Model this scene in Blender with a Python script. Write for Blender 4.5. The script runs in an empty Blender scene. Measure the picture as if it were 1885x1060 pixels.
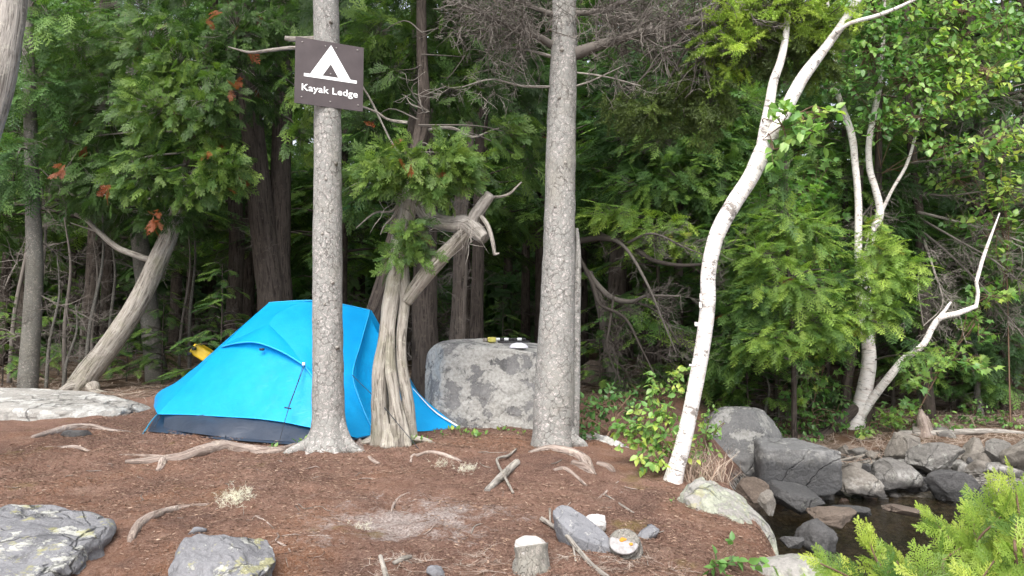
import bpy, math
import numpy as np
from mathutils import Vector

# ------------------------------------------------------------------ camera, sky, sun, exposure
S = bpy.context.scene
COL = S.collection
F, CX, CY, EYE = 1451.0, 942.5, 530.0, 1.3          # focal length and centre in photo pixels, eye height over the water
PITCH = math.atan(110 / F)
cam = bpy.data.cameras.new('camera')
cam.lens = 36 * F / 1885
cam.clip_start, cam.clip_end = 0.05, 3000
co = bpy.data.objects.new('camera', cam)
COL.objects.link(co)
co.location = (0, 0, EYE)
co.rotation_euler = (math.pi / 2 + PITCH, 0, 0)
S.camera = co
SUN_EL, SUN_AZ = math.radians(52), math.radians(192)    # azimuth from +Y clockwise: behind the camera
W = bpy.data.worlds.new('World')
S.world = W
W.use_nodes = True
wn, wl = W.node_tree.nodes, W.node_tree.links
sky = wn.new('ShaderNodeTexSky')
sky.sky_type = 'NISHITA'
sky.sun_disc = False
sky.sun_elevation, sky.sun_rotation = SUN_EL, SUN_AZ
sky.air_density, sky.dust_density, sky.ozone_density = 1.0, 4.0, 0.6
hs = wn.new('ShaderNodeHueSaturation')
hs.inputs['Saturation'].default_value = 0.35
wl.new(sky.outputs[0], hs.inputs['Color'])
bg = wn['Background']
wl.new(hs.outputs[0], bg.inputs['Color'])
bg.inputs['Strength'].default_value = 0.15
sl = bpy.data.lights.new('sun', 'SUN')
sl.energy, sl.angle, sl.color = 1.5, math.radians(40), (1.0, 0.96, 0.9)
so = bpy.data.objects.new('sun', sl)
COL.objects.link(so)
sd = Vector((math.sin(SUN_AZ) * math.cos(SUN_EL), math.cos(SUN_AZ) * math.cos(SUN_EL), math.sin(SUN_EL)))
so.rotation_euler = sd.to_track_quat('Z', 'Y').to_euler()
so.location = (0, -5, 12)
S.view_settings.view_transform = 'Standard'
S.view_settings.look = 'None'
S.view_settings.exposure = 1.35
S.cycles.max_bounces = 6
S.cycles.diffuse_bounces = 3
S.cycles.transparent_max_bounces = 12

rng = np.random.default_rng(11)
R = lambda a, b: float(rng.uniform(a, b))

# ------------------------------------------------------------------ maths helpers
def P(px, py, d):
    """photo pixel at depth d (metres along +Y) -> world point"""
    a, b = (px - CX) / F, (CY - py) / F
    v = np.array([a, math.cos(PITCH) - b * math.sin(PITCH), math.sin(PITCH) + b * math.cos(PITCH)])
    return np.array([0, 0, EYE]) + v * (d / v[1])

def unit(a):
    return a / np.maximum(np.linalg.norm(a, axis=-1, keepdims=True), 1e-9)

def sst(a, b, x):
    t = np.clip((x - a) / (b - a), 0, 1)
    return t * t * (3 - 2 * t)

def vnoise(p, seed=0):
    p = np.asarray(p, float)
    i = np.floor(p).astype(np.int64)
    f = p - i
    u = f * f * (3 - 2 * f)
    out = 0
    for dx in (0, 1):
        for dy in (0, 1):
            for dz in (0, 1):
                h = ((i[:, 0] + dx) * 374761393 + (i[:, 1] + dy) * 668265263 + (i[:, 2] + dz) * 1440662683 + seed * 974634777) & 0xffffffff
                h = ((h ^ (h >> 13)) * 1274126177) & 0xffffffff
                h = ((h ^ (h >> 16)) & 0xffff) / 65535.0
                w = (u[:, 0] if dx else 1 - u[:, 0]) * (u[:, 1] if dy else 1 - u[:, 1]) * (u[:, 2] if dz else 1 - u[:, 2])
                out = out + h * w
    return out * 2 - 1

def fbm(p, octv=4, seed=0):
    s, a, t = 0, 1.0, 0
    p = np.asarray(p, float)
    for k in range(octv):
        s = s + a * vnoise(p * 2 ** k + 17.3 * k, seed + k)
        t += a
        a *= .5
    return s / t

def spline(pts, n):
    pts = np.asarray(pts, float)
    m = len(pts)
    if m == 2:
        t = np.linspace(0, 1, n)[:, None]
        return pts[0] * (1 - t) + pts[1] * t
    q = np.vstack([2 * pts[0] - pts[1], pts, 2 * pts[-1] - pts[-2]])
    t = np.linspace(0, m - 1, n)
    k = np.minimum(t.astype(int), m - 2)
    f = (t - k)[:, None]
    a, b, c, d = q[k], q[k + 1], q[k + 2], q[k + 3]
    return .5 * (2 * b + (c - a) * f + (2 * a - 5 * b + 4 * c - d) * f ** 2 + (3 * b - a - 3 * c + d) * f ** 3)

# ------------------------------------------------------------------ mesh builder
class MB:
    def __init__(s):
        s.v, s.bc, s.q, s.t, s.qa, s.ta, s.qm, s.tm, s.n = [], [], [], [], [], [], [], [], 0

    def add(s, V, Q=None, T=None, a=.5, bc=None, m=0):
        V = np.asarray(V, float).reshape(-1, 3)
        s.v.append(V)
        s.bc.append(V if bc is None else bc)
        for L, A, M, X in ((s.q, s.qa, s.qm, Q), (s.t, s.ta, s.tm, T)):
            if X is not None and len(X):
                X = np.asarray(X, np.int64)
                L.append(X + s.n)
                A.append(np.full(len(X), a, float) if np.isscalar(a) else np.asarray(a, float))
                M.append(np.full(len(X), m, int))
        s.n += len(V)

    def build(s, name, mats, parent=None, origin=(0, 0, 0), smooth=True):
        me = bpy.data.meshes.new(name)
        V = np.vstack(s.v) - np.asarray(origin)
        q = np.vstack(s.q) if s.q else np.zeros((0, 4), int)
        t = np.vstack(s.t) if s.t else np.zeros((0, 3), int)
        me.vertices.add(len(V))
        me.vertices.foreach_set('co', V.ravel().astype(np.float32))
        me.loops.add(q.size + t.size)
        me.loops.foreach_set('vertex_index', np.concatenate([q.ravel(), t.ravel()]).astype(np.int32))
        nf = len(q) + len(t)
        me.polygons.add(nf)
        me.polygons.foreach_set('loop_start', np.concatenate([np.arange(len(q)) * 4, q.size + np.arange(len(t)) * 3]).astype(np.int32))
        me.polygons.foreach_set('use_smooth', np.full(nf, smooth))
        me.polygons.foreach_set('material_index', np.concatenate([*s.qm, *s.tm]).astype(np.int32))
        me.update(calc_edges=True)
        at = me.attributes.new('rnd', 'FLOAT', 'FACE')
        at.data.foreach_set('value', np.concatenate([*s.qa, *s.ta]).astype(np.float32))
        at = me.attributes.new('bc', 'FLOAT_VECTOR', 'POINT')
        at.data.foreach_set('vector', np.vstack(s.bc).ravel().astype(np.float32))
        for m in (mats if isinstance(mats, (list, tuple)) else [mats]):
            me.materials.append(m)
        o = bpy.data.objects.new(name, me)
        COL.objects.link(o)
        if parent is not None:
            o.parent = parent
        else:
            o.location = origin
        return o

def tube(mb, pts, rad, seg=10, n=None, rough=0., seed=0, a=.5, flare=None, m=0, fr=7.):
    """swept tube with tapered radius, rough surface; 'bc' holds seamless bark coordinates"""
    pts = np.asarray(pts, float)
    n = n or max(4, len(pts) * 4)
    pr = spline(np.column_stack([pts, rad]), n)
    c, r = pr[:, :3], np.maximum(pr[:, 3], .0008)
    tg = unit(np.gradient(c, axis=0))
    nx = np.cross(tg, [0.31, 1, .17])
    nx = unit(nx)
    ny = np.cross(tg, nx)
    th = np.linspace(0, 2 * np.pi, seg, endpoint=False)
    dirs = nx[:, None] * np.cos(th)[None, :, None] + ny[:, None] * np.sin(th)[None, :, None]
    ln = np.concatenate([[0], np.cumsum(np.linalg.norm(np.diff(c, axis=0), axis=1))])
    rr = np.repeat(r[:, None], seg, 1)
    bc = np.stack([np.cos(th)[None] * r.mean() + 0 * rr, np.sin(th)[None] * r.mean() + 0 * rr, np.repeat(ln[:, None], seg, 1)], -1) + seed * 3.7
    if rough:
        nz = fbm((bc * [fr, fr, fr * .45]).reshape(-1, 3), 3, seed).reshape(n, seg)
        rr = rr * (1 + rough * nz)
    if flare is not None:
        rr = rr * flare(ln[:, None], th[None])
    V = c[:, None] + dirs * rr[..., None]
    i = np.arange(n - 1)[:, None] * seg
    j = np.arange(seg)[None]
    j2 = (j + 1) % seg
    Q = np.stack([i + j, i + j2, i + seg + j2, i + seg + j], -1).reshape(-1, 4)
    V = np.vstack([V.reshape(-1, 3), c[0], c[-1]])
    bcf = np.vstack([bc.reshape(-1, 3), bc[0].mean(0), bc[-1].mean(0)])
    k = n * seg
    T = [[k, (b + 1) % seg, b] for b in range(seg)] + [[k + 1, k - seg + b, k - seg + (b + 1) % seg] for b in range(seg)]
    mb.add(V, Q, T, a, bcf, m)

def ribbons(mb, A, B, r0, r1, a=.5):
    """many thin straight 3-sided twigs at once, A -> B arrays"""
    A, B = np.asarray(A), np.asarray(B)
    n = len(A)
    if n == 0:
        return
    d = unit(B - A)
    x = unit(np.cross(d, rng.normal(size=(n, 3))))
    y = np.cross(d, x)
    V = []
    for c, r in ((A, r0), (B, r1)):
        r = np.broadcast_to(np.asarray(r, float).reshape(-1, 1), (n, 1))
        for k in range(3):
            V.append(c + r * (x * math.cos(2.1 * k) + y * math.sin(2.1 * k)))
    V = np.stack(V, 1)
    b = np.arange(n)[:, None] * 6
    Q = np.concatenate([b + np.array([[0, 1, 4, 3]]), b + np.array([[1, 2, 5, 4]]), b + np.array([[2, 0, 3, 5]])])
    mb.add(V.reshape(-1, 3), Q, None, a)

def inst(mb, tmpl, O, D, N, s, a, m=0):
    """stamp a template (verts, quads, tris) at origins O, along D, with normal N, size s"""
    TV, TQ, TT = tmpl
    O, D, N = np.asarray(O), unit(np.asarray(D)), np.asarray(N)
    n, k = len(O), len(TV)
    if n == 0:
        return
    sd_ = unit(np.cross(N, D))
    up = np.cross(D, sd_)
    s = np.broadcast_to(np.asarray(s, float), (n,))
    V = O[:, None] + s[:, None, None] * (TV[None, :, :1] * D[:, None] + TV[None, :, 1:2] * sd_[:, None] + TV[None, :, 2:] * up[:, None])
    off = (np.arange(n) * k)[:, None, None]
    a = np.broadcast_to(np.asarray(a, float), (n,))
    for X, kind in ((TQ, 'Q'), (TT, 'T')):
        if len(X):
            idx = (X[None] + off).reshape(-1, X.shape[1])
            aa = np.repeat(a, len(X))
            if kind == 'Q':
                mb.q.append(idx + mb.n); mb.qa.append(aa); mb.qm.append(np.full(len(aa), m, int))
            else:
                mb.t.append(idx + mb.n); mb.ta.append(aa); mb.tm.append(np.full(len(aa), m, int))
    mb.v.append(V.reshape(-1, 3)); mb.bc.append(V.reshape(-1, 3)); mb.n += n * k

# ------------------------------------------------------------------ foliage templates
def spray(seed, n1, n2, w, ang=38, spread=.5, droop=.15, regular=False, tipw=.55):
    """flat fan of branchlets: cedar or hemlock spray, length 1 along x, in the xy plane"""
    g = np.random.default_rng(seed)
    V, Q = [], []
    def strip(p, an, L, ww):
        d = np.array([math.cos(an), math.sin(an)])
        s_ = np.array([-d[1], d[0]])
        bend = g.uniform(-.12, .12) * L
        m = p + d * L * .55 + s_ * bend
        e = p + d * L
        k = len(V)
        for c, h in ((p, ww * .45), (m, ww * .5), (e, ww * .5 * tipw)):
            for sg in (-1, 1):
                q = c + s_ * h * sg
                V.append([q[0], q[1], -droop * q[0] ** 2 - .3 * abs(q[1]) ** 1.5 * droop * 2 + g.uniform(-.012, .012)])
        Q.extend([[k, k + 2, k + 3, k + 1], [k + 2, k + 4, k + 5, k + 3]])
    def br(p, an, L, lev, ww):
        strip(p, an, L, ww)
        if lev == 0:
            return
        n = n1 if lev == 2 else n2
        for i in range(n):
            t = (i + .6) / (n + .3)
            sg = 1 if i % 2 else -1
            jit = .04 if regular else .14
            l2 = L * spread * (1 - .72 * t) * (1 + g.uniform(-.25, .25)) * (1 if lev == 2 else .9)
            if lev == 2:
                l2 *= min(1, .45 + t * 2.2)
            br(p + np.array([math.cos(an), math.sin(an)]) * L * t, an + sg * (math.radians(ang) + g.uniform(-jit, jit)), l2, lev - 1, ww * .95)
    br(np.zeros(2), 0, 1, 2, w)
    return np.array(V), np.array(Q), np.zeros((0, 3), int)

CEDAR = [spray(s, 11, 5, .036, 37, .55, .28) for s in (1, 2, 3)]
CEDAR_FINE = [spray(s, 13, 8, .027, 42, .56, .18, tipw=.7) for s in (4, 5, 6)]
HEM = [spray(s, 13, 6, .028, 54, .42, .24, True) for s in (7, 8, 9)]
HEM_LOW = [spray(s, 9, 2, .06, 55, .45, .25, True) for s in (10, 11)]
FAR = [spray(s, 8, 1, .1, 45, .5, .3) for s in (12, 13)]

def dead_spray(seed, n=13):
    g = np.random.default_rng(seed)
    V, Q = [], []
    def line(p, v, L, w, lev):
        k0 = len(V)
        d = v.copy()
        q = p.copy()
        pts = [q.copy()]
        for _ in range(3):
            d = unit(d + g.normal(size=3) * .18 + np.array([.0, 0, -.13]))
            q = q + d * L / 3
            pts.append(q.copy())
        s_ = unit(np.cross(v, g.normal(size=3)))
        for i, c in enumerate(pts):
            ww = w * (1 - .2 * i)
            V.append(c - s_ * ww); V.append(c + s_ * ww)
        for i in range(3):
            b = k0 + 2 * i
            Q.append([b, b + 2, b + 3, b + 1])
        if lev:
            for i in range(n if lev == 2 else 3):
                t = g.uniform(.1, 1) * 3
                a = min(int(t), 2)
                c = pts[a] + (pts[a + 1] - pts[a]) * (t - a)
                line(c, unit(v + g.normal(size=3) * .75), L * g.uniform(.3, .6) * (.9 if lev == 2 else .7), w * .7, lev - 1)
    line(np.zeros(3), np.array([1., 0, 0]), 1, .010, 2)
    return np.array(V), np.array(Q), np.zeros((0, 3), int)
DEAD = [dead_spray(s) for s in (21, 22, 23)]

def leaf_birch():
    V = np.array([[0, 0, 0], [.3, .3, .06], [.3, 0, -.02], [.3, -.3, .06], [.65, .24, .02], [.65, 0, -.06], [.65, -.24, .02], [1, 0, -.16]])
    return V, np.array([[0, 2, 1, 1]])[:0].reshape(0, 4), np.array([[0, 2, 1], [0, 3, 2], [1, 2, 5], [1, 5, 4], [2, 3, 6], [2, 6, 5], [4, 5, 7], [5, 6, 7]])

def leaf_maple():
    an = np.radians([180, 130, 112, 75, 55, 38, 22, 8, 0, -8, -22, -38, -55, -75, -112, -130])
    rr = np.array([.0, .42, .30, .62, .38, .40, .55, .42, 1.0, .42, .55, .40, .38, .62, .30, .42]) 
    an[4], an[12] = math.radians(48), math.radians(-48)
    rr[4] = rr[12] = .72; rr[3] = rr[13] = .40; rr[5] = rr[11] = .36
    x, y = rr * np.cos(an), rr * np.sin(an)
    V = np.column_stack([x, y, -.18 * x * x - .25 * y * y])
    V = np.vstack([V, [.12, 0, 0]])
    V[:, 0] += .2
    n = len(rr)
    return V, np.zeros((0, 4), int), np.array([[n, i, (i + 1) % n] for i in range(n)])
BIRCH, MAPLE = leaf_birch(), leaf_maple()

# ------------------------------------------------------------------ materials
class Mat:
    def __init__(s, name):
        s.m = bpy.data.materials.new(name)
        s.m.use_nodes = True
        s.nt = s.m.node_tree
        s.b = s.nt.nodes['Principled BSDF']
        s.out = s.nt.nodes['Material Output']
    def n(s, t, **kw):
        nd = s.nt.nodes.new('ShaderNode' + t)
        for k, v in kw.items():
            if hasattr(nd, k) and not k[0].isupper():
                setattr(nd, k, v)
            else:
                s.set(nd, k, v)
        return nd
    def set(s, nd, k, v):
        i = nd.inputs[k.replace('_', ' ')] if isinstance(k, str) else nd.inputs[k]
        if hasattr(v, 'is_output'):
            s.nt.links.new(v, i)
        else:
            i.default_value = v
    def coord(s, kind='obj', scale=(1, 1, 1)):
        if kind == 'obj':
            o = s.n('TexCoord').outputs['Object']
        elif kind == 'pos':
            o = s.n('NewGeometry').outputs['Position']
        else:
            o = s.n('Attribute', attribute_name='bc').outputs['Vector']
        mp = s.n('Mapping')
        s.set(mp, 'Vector', o)
        s.set(mp, 'Scale', scale)
        return mp.outputs[0]
    def noise(s, vec, scale, detail=5, rough=.6, dist=0):
        nd = s.n('TexNoise')
        for k, v in (('Vector', vec), ('Scale', scale), ('Detail', detail), ('Roughness', rough), ('Distortion', dist)):
            s.set(nd, k, v)
        return nd.outputs['Fac']
    def vor(s, vec, scale, feature='DISTANCE_TO_EDGE', rnd=1.):
        nd = s.n('TexVoronoi', feature=feature)
        s.set(nd, 'Vector', vec); s.set(nd, 'Scale', scale); s.set(nd, 'Randomness', rnd)
        return nd.outputs['Distance']
    def ramp(s, fac, stops):
        nd = s.n('ValToRGB')
        s.set(nd, 0, fac)
        el = nd.color_ramp.elements
        while len(el) < len(stops):
            el.new(.5)
        for e, (p, c) in zip(el, stops):
            e.position = p
            e.color = (*c, 1) if len(c) == 3 else c
        return nd.outputs[0]
    def g(s, fac, a, b):                      # grey threshold ramp
        return s.ramp(fac, [(a, (0, 0, 0)), (b, (1, 1, 1))])
    def mix(s, fac, a, b, blend='MIX'):
        nd = s.n('Mix', data_type='RGBA', blend_type=blend)
        for i, v in ((0, fac), (6, a), (7, b)):
            if not hasattr(v, 'is_output') and i > 0 and len(v) == 3:
                v = (*v, 1)
            s.set(nd, i, v)
        return nd.outputs[2]
    def math(s, op, a, b=0.):
        nd = s.n('Math', operation=op)
        s.set(nd, 0, a); s.set(nd, 1, b)
        return nd.outputs[0]
    def bump(s, h, dist=.01, strength=1., prev=None):
        nd = s.n('Bump')
        s.set(nd, 'Height', h); s.set(nd, 'Distance', dist); s.set(nd, 'Strength', strength)
        if prev is not None:
            s.set(nd, 'Normal', prev)
        return nd.outputs[0]
    def fin(s, col, rough=.8, normal=None, spec=.3):
        s.set(s.b, 'Base Color', col if hasattr(col, 'is_output') else (*col, 1))
        s.set(s.b, 'Roughness', rough)
        s.set(s.b, 'Specular IOR Level', spec)
        if normal is not None:
            s.set(s.b, 'Normal', normal)
        return s.m

def foliage(name, stops, trans=.35, rough=.5, spec=.35):
    M = Mat(name)
    a = M.n('Attribute', attribute_name='rnd').outputs['Fac']
    oi = M.n('ObjectInfo').outputs['Random']
    a2 = M.math('ADD', a, M.math('MULTIPLY', M.math('SUBTRACT', oi, .5), .12))
    c = M.ramp(a2, stops)
    c = M.mix(.35, c, M.ramp(M.noise(M.coord('pos'), 9, 3), [(.3, (.5, .5, .5)), (.7, (1.5, 1.45, 1.2))]), 'MULTIPLY')
    M.fin(c, rough, None, spec)
    tr = M.n('BsdfTranslucent')
    M.set(tr, 'Color', M.mix(1, c, (1.3, 1.5, .7), 'MULTIPLY'))
    mx = M.n('MixShader')
    M.set(mx, 0, trans); M.set(mx, 1, M.b.outputs[0]); M.set(mx, 2, tr.outputs[0])
    M.set(M.out, 'Surface', mx.outputs[0])
    return M.m

ORANGE = [(.955, (.26, .105, .035)), (1., (.22, .06, .022))]
f_cedar = foliage('cedar_foliage', [(0, (.03, .062, .02)), (.4, (.068, .135, .034)), (.75, (.155, .24, .05)), (.93, (.22, .29, .06))] + ORANGE)
f_hem = foliage('hemlock_needles', [(0, (.034, .08, .03)), (.4, (.085, .17, .05)), (.7, (.21, .33, .07)), (.93, (.32, .43, .085))] + ORANGE)
f_bright = foliage('bright_cedar_foliage', [(0, (.06, .13, .025)), (.5, (.21, .31, .045)), (.93, (.42, .47, .09))] + ORANGE, .4)
f_spruce = foliage('spruce_needles', [(0, (.06, .085, .035)), (.35, (.12, .17, .045)), (.5, (.24, .36, .06)), (.93, (.42, .53, .10))] + ORANGE, .3)
f_leaf = foliage('broad_leaves', [(0, (.06, .15, .05)), (.4, (.14, .28, .08)), (.7, (.26, .40, .11)), (.93, (.44, .50, .10))] + ORANGE, .4, .4, .45)
f_needle = foliage('needle_litter', [(0, (.07, .042, .034)), (.35, (.165, .105, .082)), (.7, (.30, .215, .17)), (1, (.50, .42, .36))], .05, .8, .2)
f_lichen = foliage('pale_reindeer_lichen', [(0, (.58, .56, .50)), (1, (.78, .77, .73))], .2, .8, .2)

def bark_scaly(name, c0, c1, c2, sc=26, crack=.5, pale=.5, bd=.005):
    M = Mat(name)
    v = M.coord('bc', (1, 1, .7))
    wob = M.n('VectorMath', operation='ADD')
    nn = M.n('TexNoise'); M.set(nn, 'Vector', v); M.set(nn, 'Scale', 38.); M.set(nn, 'Detail', 4.)
    scl = M.n('VectorMath', operation='SCALE'); M.set(scl, 0, nn.outputs['Color']); M.set(scl, 'Scale', .045)
    M.set(wob, 0, v); M.set(wob, 1, scl.outputs[0])
    e = M.vor(wob.outputs[0], sc)
    gate = M.g(M.noise(v, 11, 4), .40, .60)
    crk = M.math('MULTIPLY', M.math('SUBTRACT', 1., M.g(e, .0, .05)), M.math('ADD', .3, M.math('MULTIPLY', gate, .7)))
    c = M.mix(M.g(M.noise(v, 9, 6, .7), .35, .65), c0, c1)
    fl = M.noise(M.coord('bc', (1, 1, 1.2)), 48, 6, .78, .8)
    c = M.mix(M.math('MULTIPLY', M.g(fl, .49, .545), pale), c, c2)
    c = M.mix(M.math('MULTIPLY', M.g(fl, .45, .38), .75), c, (c0[0] * .42, c0[1] * .48, c0[2] * .46))
    c = M.mix(M.math('MULTIPLY', M.g(M.noise(v, 4, 6, .7), .50, .68), .6), c, (c0[0] * .72, c0[1] * .75, c0[2] * .68))
    c = M.mix(M.math('MULTIPLY', crk, crack), c, (.07, .055, .048))
    h = M.math('SUBTRACT', M.math('MULTIPLY', fl, 1.2), M.math('MULTIPLY', crk, .9))
    return M.fin(c, .9, M.bump(h, bd, .9), .15)

def bark_strips(name, c0, c1, dark, moss=0., sc=1.):
    M = Mat(name)
    v = M.coord('bc', (1, 1, .09))
    n1 = M.noise(v, 55 * sc, 6, .65, .8)
    n2 = M.noise(M.coord('bc', (1, 1, .22)), 16, 4)
    c = M.mix(M.g(n1, .38, .62), c0, c1)
    c = M.mix(M.g(n2, .5, .68), c, c0)
    c = M.mix(M.math('MULTIPLY', M.math('SUBTRACT', 1., M.g(n1, .36, .46)), .75), c, dark)
    c = M.mix(M.math('MULTIPLY', M.g(M.noise(M.coord('bc'), 22, 5, .7), .56, .62), .45), c, (c1[0] * 1.25, c1[1] * 1.28, c1[2] * 1.2))
    if moss:
        c = M.mix(M.math('MULTIPLY', M.g(M.noise(M.coord('bc'), 6, 4), .5, .66), moss), c, (.13, .14, .06))
    return M.fin(c, .9, M.bump(M.math('ADD', n1, M.math('MULTIPLY', n2, .5)), .03, .9), .15)

def bark_birch():
    M = Mat('white_birch_bark')
    v = M.coord('bc', (1, 1, 6))
    w = M.mix(M.noise(M.coord('bc'), 12, 4), (.56, .52, .49), (.74, .72, .70))
    w = M.mix(M.math('MULTIPLY', M.g(M.noise(M.coord('bc', (1, 1, 2.5)), 9, 5), .52, .66), .6), w, (.46, .37, .32))
    w = M.mix(M.math('MULTIPLY', M.g(M.noise(M.coord('bc', (1, 1, 3.)), 40, 5, .8), .55, .66), .6), w, (.34, .30, .28))
    c = M.mix(M.math('MULTIPLY', M.g(M.noise(v, 15, 4, .6), .605, .645), .75), w, (.06, .05, .045))
    pt = M.noise(M.coord('bc', (1, 1, 1.5)), 5.5, 7, .8)
    c = M.mix(M.math('MULTIPLY', M.g(pt, .555, .605), .92), c, M.mix(M.noise(M.coord('bc'), 60, 4), (.05, .042, .04), (.26, .23, .21)))
    return M.fin(c, .65, M.bump(M.math('ADD', M.noise(v, 20, 5), pt), .012, .7), .25)

def rock_mat(name, c0, c1, lich, la=.5, yel=0., wet=None, wetcol=(.035, .033, .033), fine=1., crack=.55, salt=0.):
    M = Mat(name)
    v = M.coord('obj')
    n = M.noise(v, 2.2 * fine, 7, .65)
    c = M.mix(M.g(n, .32, .68), c0, c1)
    sp = M.noise(v, 60 * fine, 4, .7)
    c = M.mix(M.math('MULTIPLY', M.g(sp, .45, .7), .4), c, (c1[0] * 1.4, c1[1] * 1.4, c1[2] * 1.38))
    n3 = M.noise(M.coord('obj', (1, 1, .5)), 4.5 * fine, 6, .7, .4)
    c = M.mix(M.math('MULTIPLY', M.g(n3, .56, .64), .6), c, (c0[0] * .45, c0[1] * .45, c0[2] * .45))
    m1 = M.noise(v, 5.5 * fine, 9, .72, .25)
    m = M.g(m1, .62 - .22 * la, .645 - .22 * la)
    lc = M.mix(M.g(M.noise(v, 40 * fine, 4), .4, .62), lich, (lich[0] * .72, lich[1] * .72, lich[2] * .7))
    c = M.mix(M.math('MULTIPLY', m, .9), c, lc)
    if yel:
        c = M.mix(M.math('MULTIPLY', M.g(M.noise(v, 7.7 * fine, 6, .7), .60 - .06 * yel, .63 - .06 * yel), yel), c, (.36, .34, .10))
    ro = .85
    wv = M.n('VectorMath', operation='ADD'); wn_ = M.n('TexNoise'); M.set(wn_, 'Vector', v); M.set(wn_, 'Scale', 3. * fine); M.set(wn_, 'Detail', 5.)
    ws_ = M.n('VectorMath', operation='SCALE'); M.set(ws_, 0, wn_.outputs['Color']); M.set(ws_, 'Scale', .35 / fine); M.set(wv, 0, v); M.set(wv, 1, ws_.outputs[0])
    ce = M.vor(wv.outputs[0], 2.3 * fine)
    ck = M.math('MULTIPLY', M.math('SUBTRACT', 1., M.g(ce, .004, .022)), M.g(M.noise(v, 2.2 * fine, 3), .42, .55))
    c = M.mix(M.math('MULTIPLY', ck, crack), c, (.04, .038, .036))
    h = M.math('SUBTRACT', M.math('ADD', M.math('MULTIPLY', M.noise(v, 16 * fine, 8, .7), 1.), M.math('MULTIPLY', m, .12)), M.math('MULTIPLY', ck, 1.2 * crack))
    if wet is not None:
        z = M.n('SeparateXYZ'); M.set(z, 0, M.n('NewGeometry').outputs['Position'])
        zz = M.math('ADD', z.outputs[2], M.math('MULTIPLY', M.math('SUBTRACT', M.noise(M.coord('pos'), 5, 5), .5), .14))
        wf = M.n('MapRange'); M.set(wf, 0, zz); M.set(wf, 1, wet - .03); M.set(wf, 2, wet + .03); M.set(wf, 3, 1.); M.set(wf, 4, 0.)
        c = M.mix(M.math('MULTIPLY', wf.outputs[0], .85), c, wetcol)
        if salt:
            sf = M.n('MapRange'); M.set(sf, 0, M.math('ABSOLUTE', M.math('SUBTRACT', zz, wet + .05))); M.set(sf, 1, .0); M.set(sf, 2, .06); M.set(sf, 3, salt); M.set(sf, 4, 0.)
            c = M.mix(M.math('MULTIPLY', sf.outputs[0], M.g(M.noise(M.coord('pos'), 14, 5), .45, .6)), c, (.5, .49, .47))
        ro = M.math('SUBTRACT', .85, M.math('MULTIPLY', wf.outputs[0], .45))
    return M.fin(c, ro, M.bump(h, .035 / fine, .8), .35)

m_spruce = bark_scaly('spruce_bark', (.33, .30, .288), (.46, .425, .41), (.68, .66, .645), 25, .72, .72, .006)
m_spruce_dim = bark_scaly('shaded_spruce_bark', (.17, .155, .14), (.25, .23, .21), (.38, .36, .335), 34)  # spruce bark in darker tones, woodland shade put into the colour
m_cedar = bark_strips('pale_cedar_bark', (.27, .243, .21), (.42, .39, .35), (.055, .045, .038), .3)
m_cedar_dim = bark_strips('shaded_cedar_bark', (.052, .042, .036), (.098, .08, .069), (.014, .011, .01), 0)  # cedar bark darkened: shade of the forest interior put into the colour
m_cedar_mid = bark_strips('half_lit_cedar_bark', (.13, .105, .09), (.21, .178, .155), (.025, .02, .018), 0)  # lighter than the dim bark: light on a trunk put into the colour
m_birch = bark_birch()
m_grey_limb = bark_strips('weathered_limb', (.26, .24, .22), (.40, .37, .34), (.10, .085, .075), .1)
m_twig = Mat('dead_twig').fin((.135, .12, .108), .9, None, .1)
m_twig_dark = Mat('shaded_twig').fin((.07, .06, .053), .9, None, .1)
m_twig_pale = bark_strips('pale_twig', (.24, .215, .19), (.38, .35, .315), (.10, .085, .075), 0, 1.5)
m_twig_brown = Mat('brown_twig').fin((.13, .085, .06), .9, None, .1)

def simple_noise(name, c0, c1, sc=20, rough=.8, dist=.004, spec=.3):
    M = Mat(name)
    v = M.coord('obj')
    n = M.noise(v, sc, 6, .7)
    return M.fin(M.mix(M.g(n, .35, .65), c0, c1), rough, M.bump(n, dist, .8), spec)
m_root = bark_strips('bare_root', (.22, .17, .145), (.38, .32, .285), (.08, .055, .045), 0, .8)
m_cutwood = simple_noise('cut_wood', (.25, .235, .225), (.44, .42, .40), 30, .8, .004)

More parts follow.
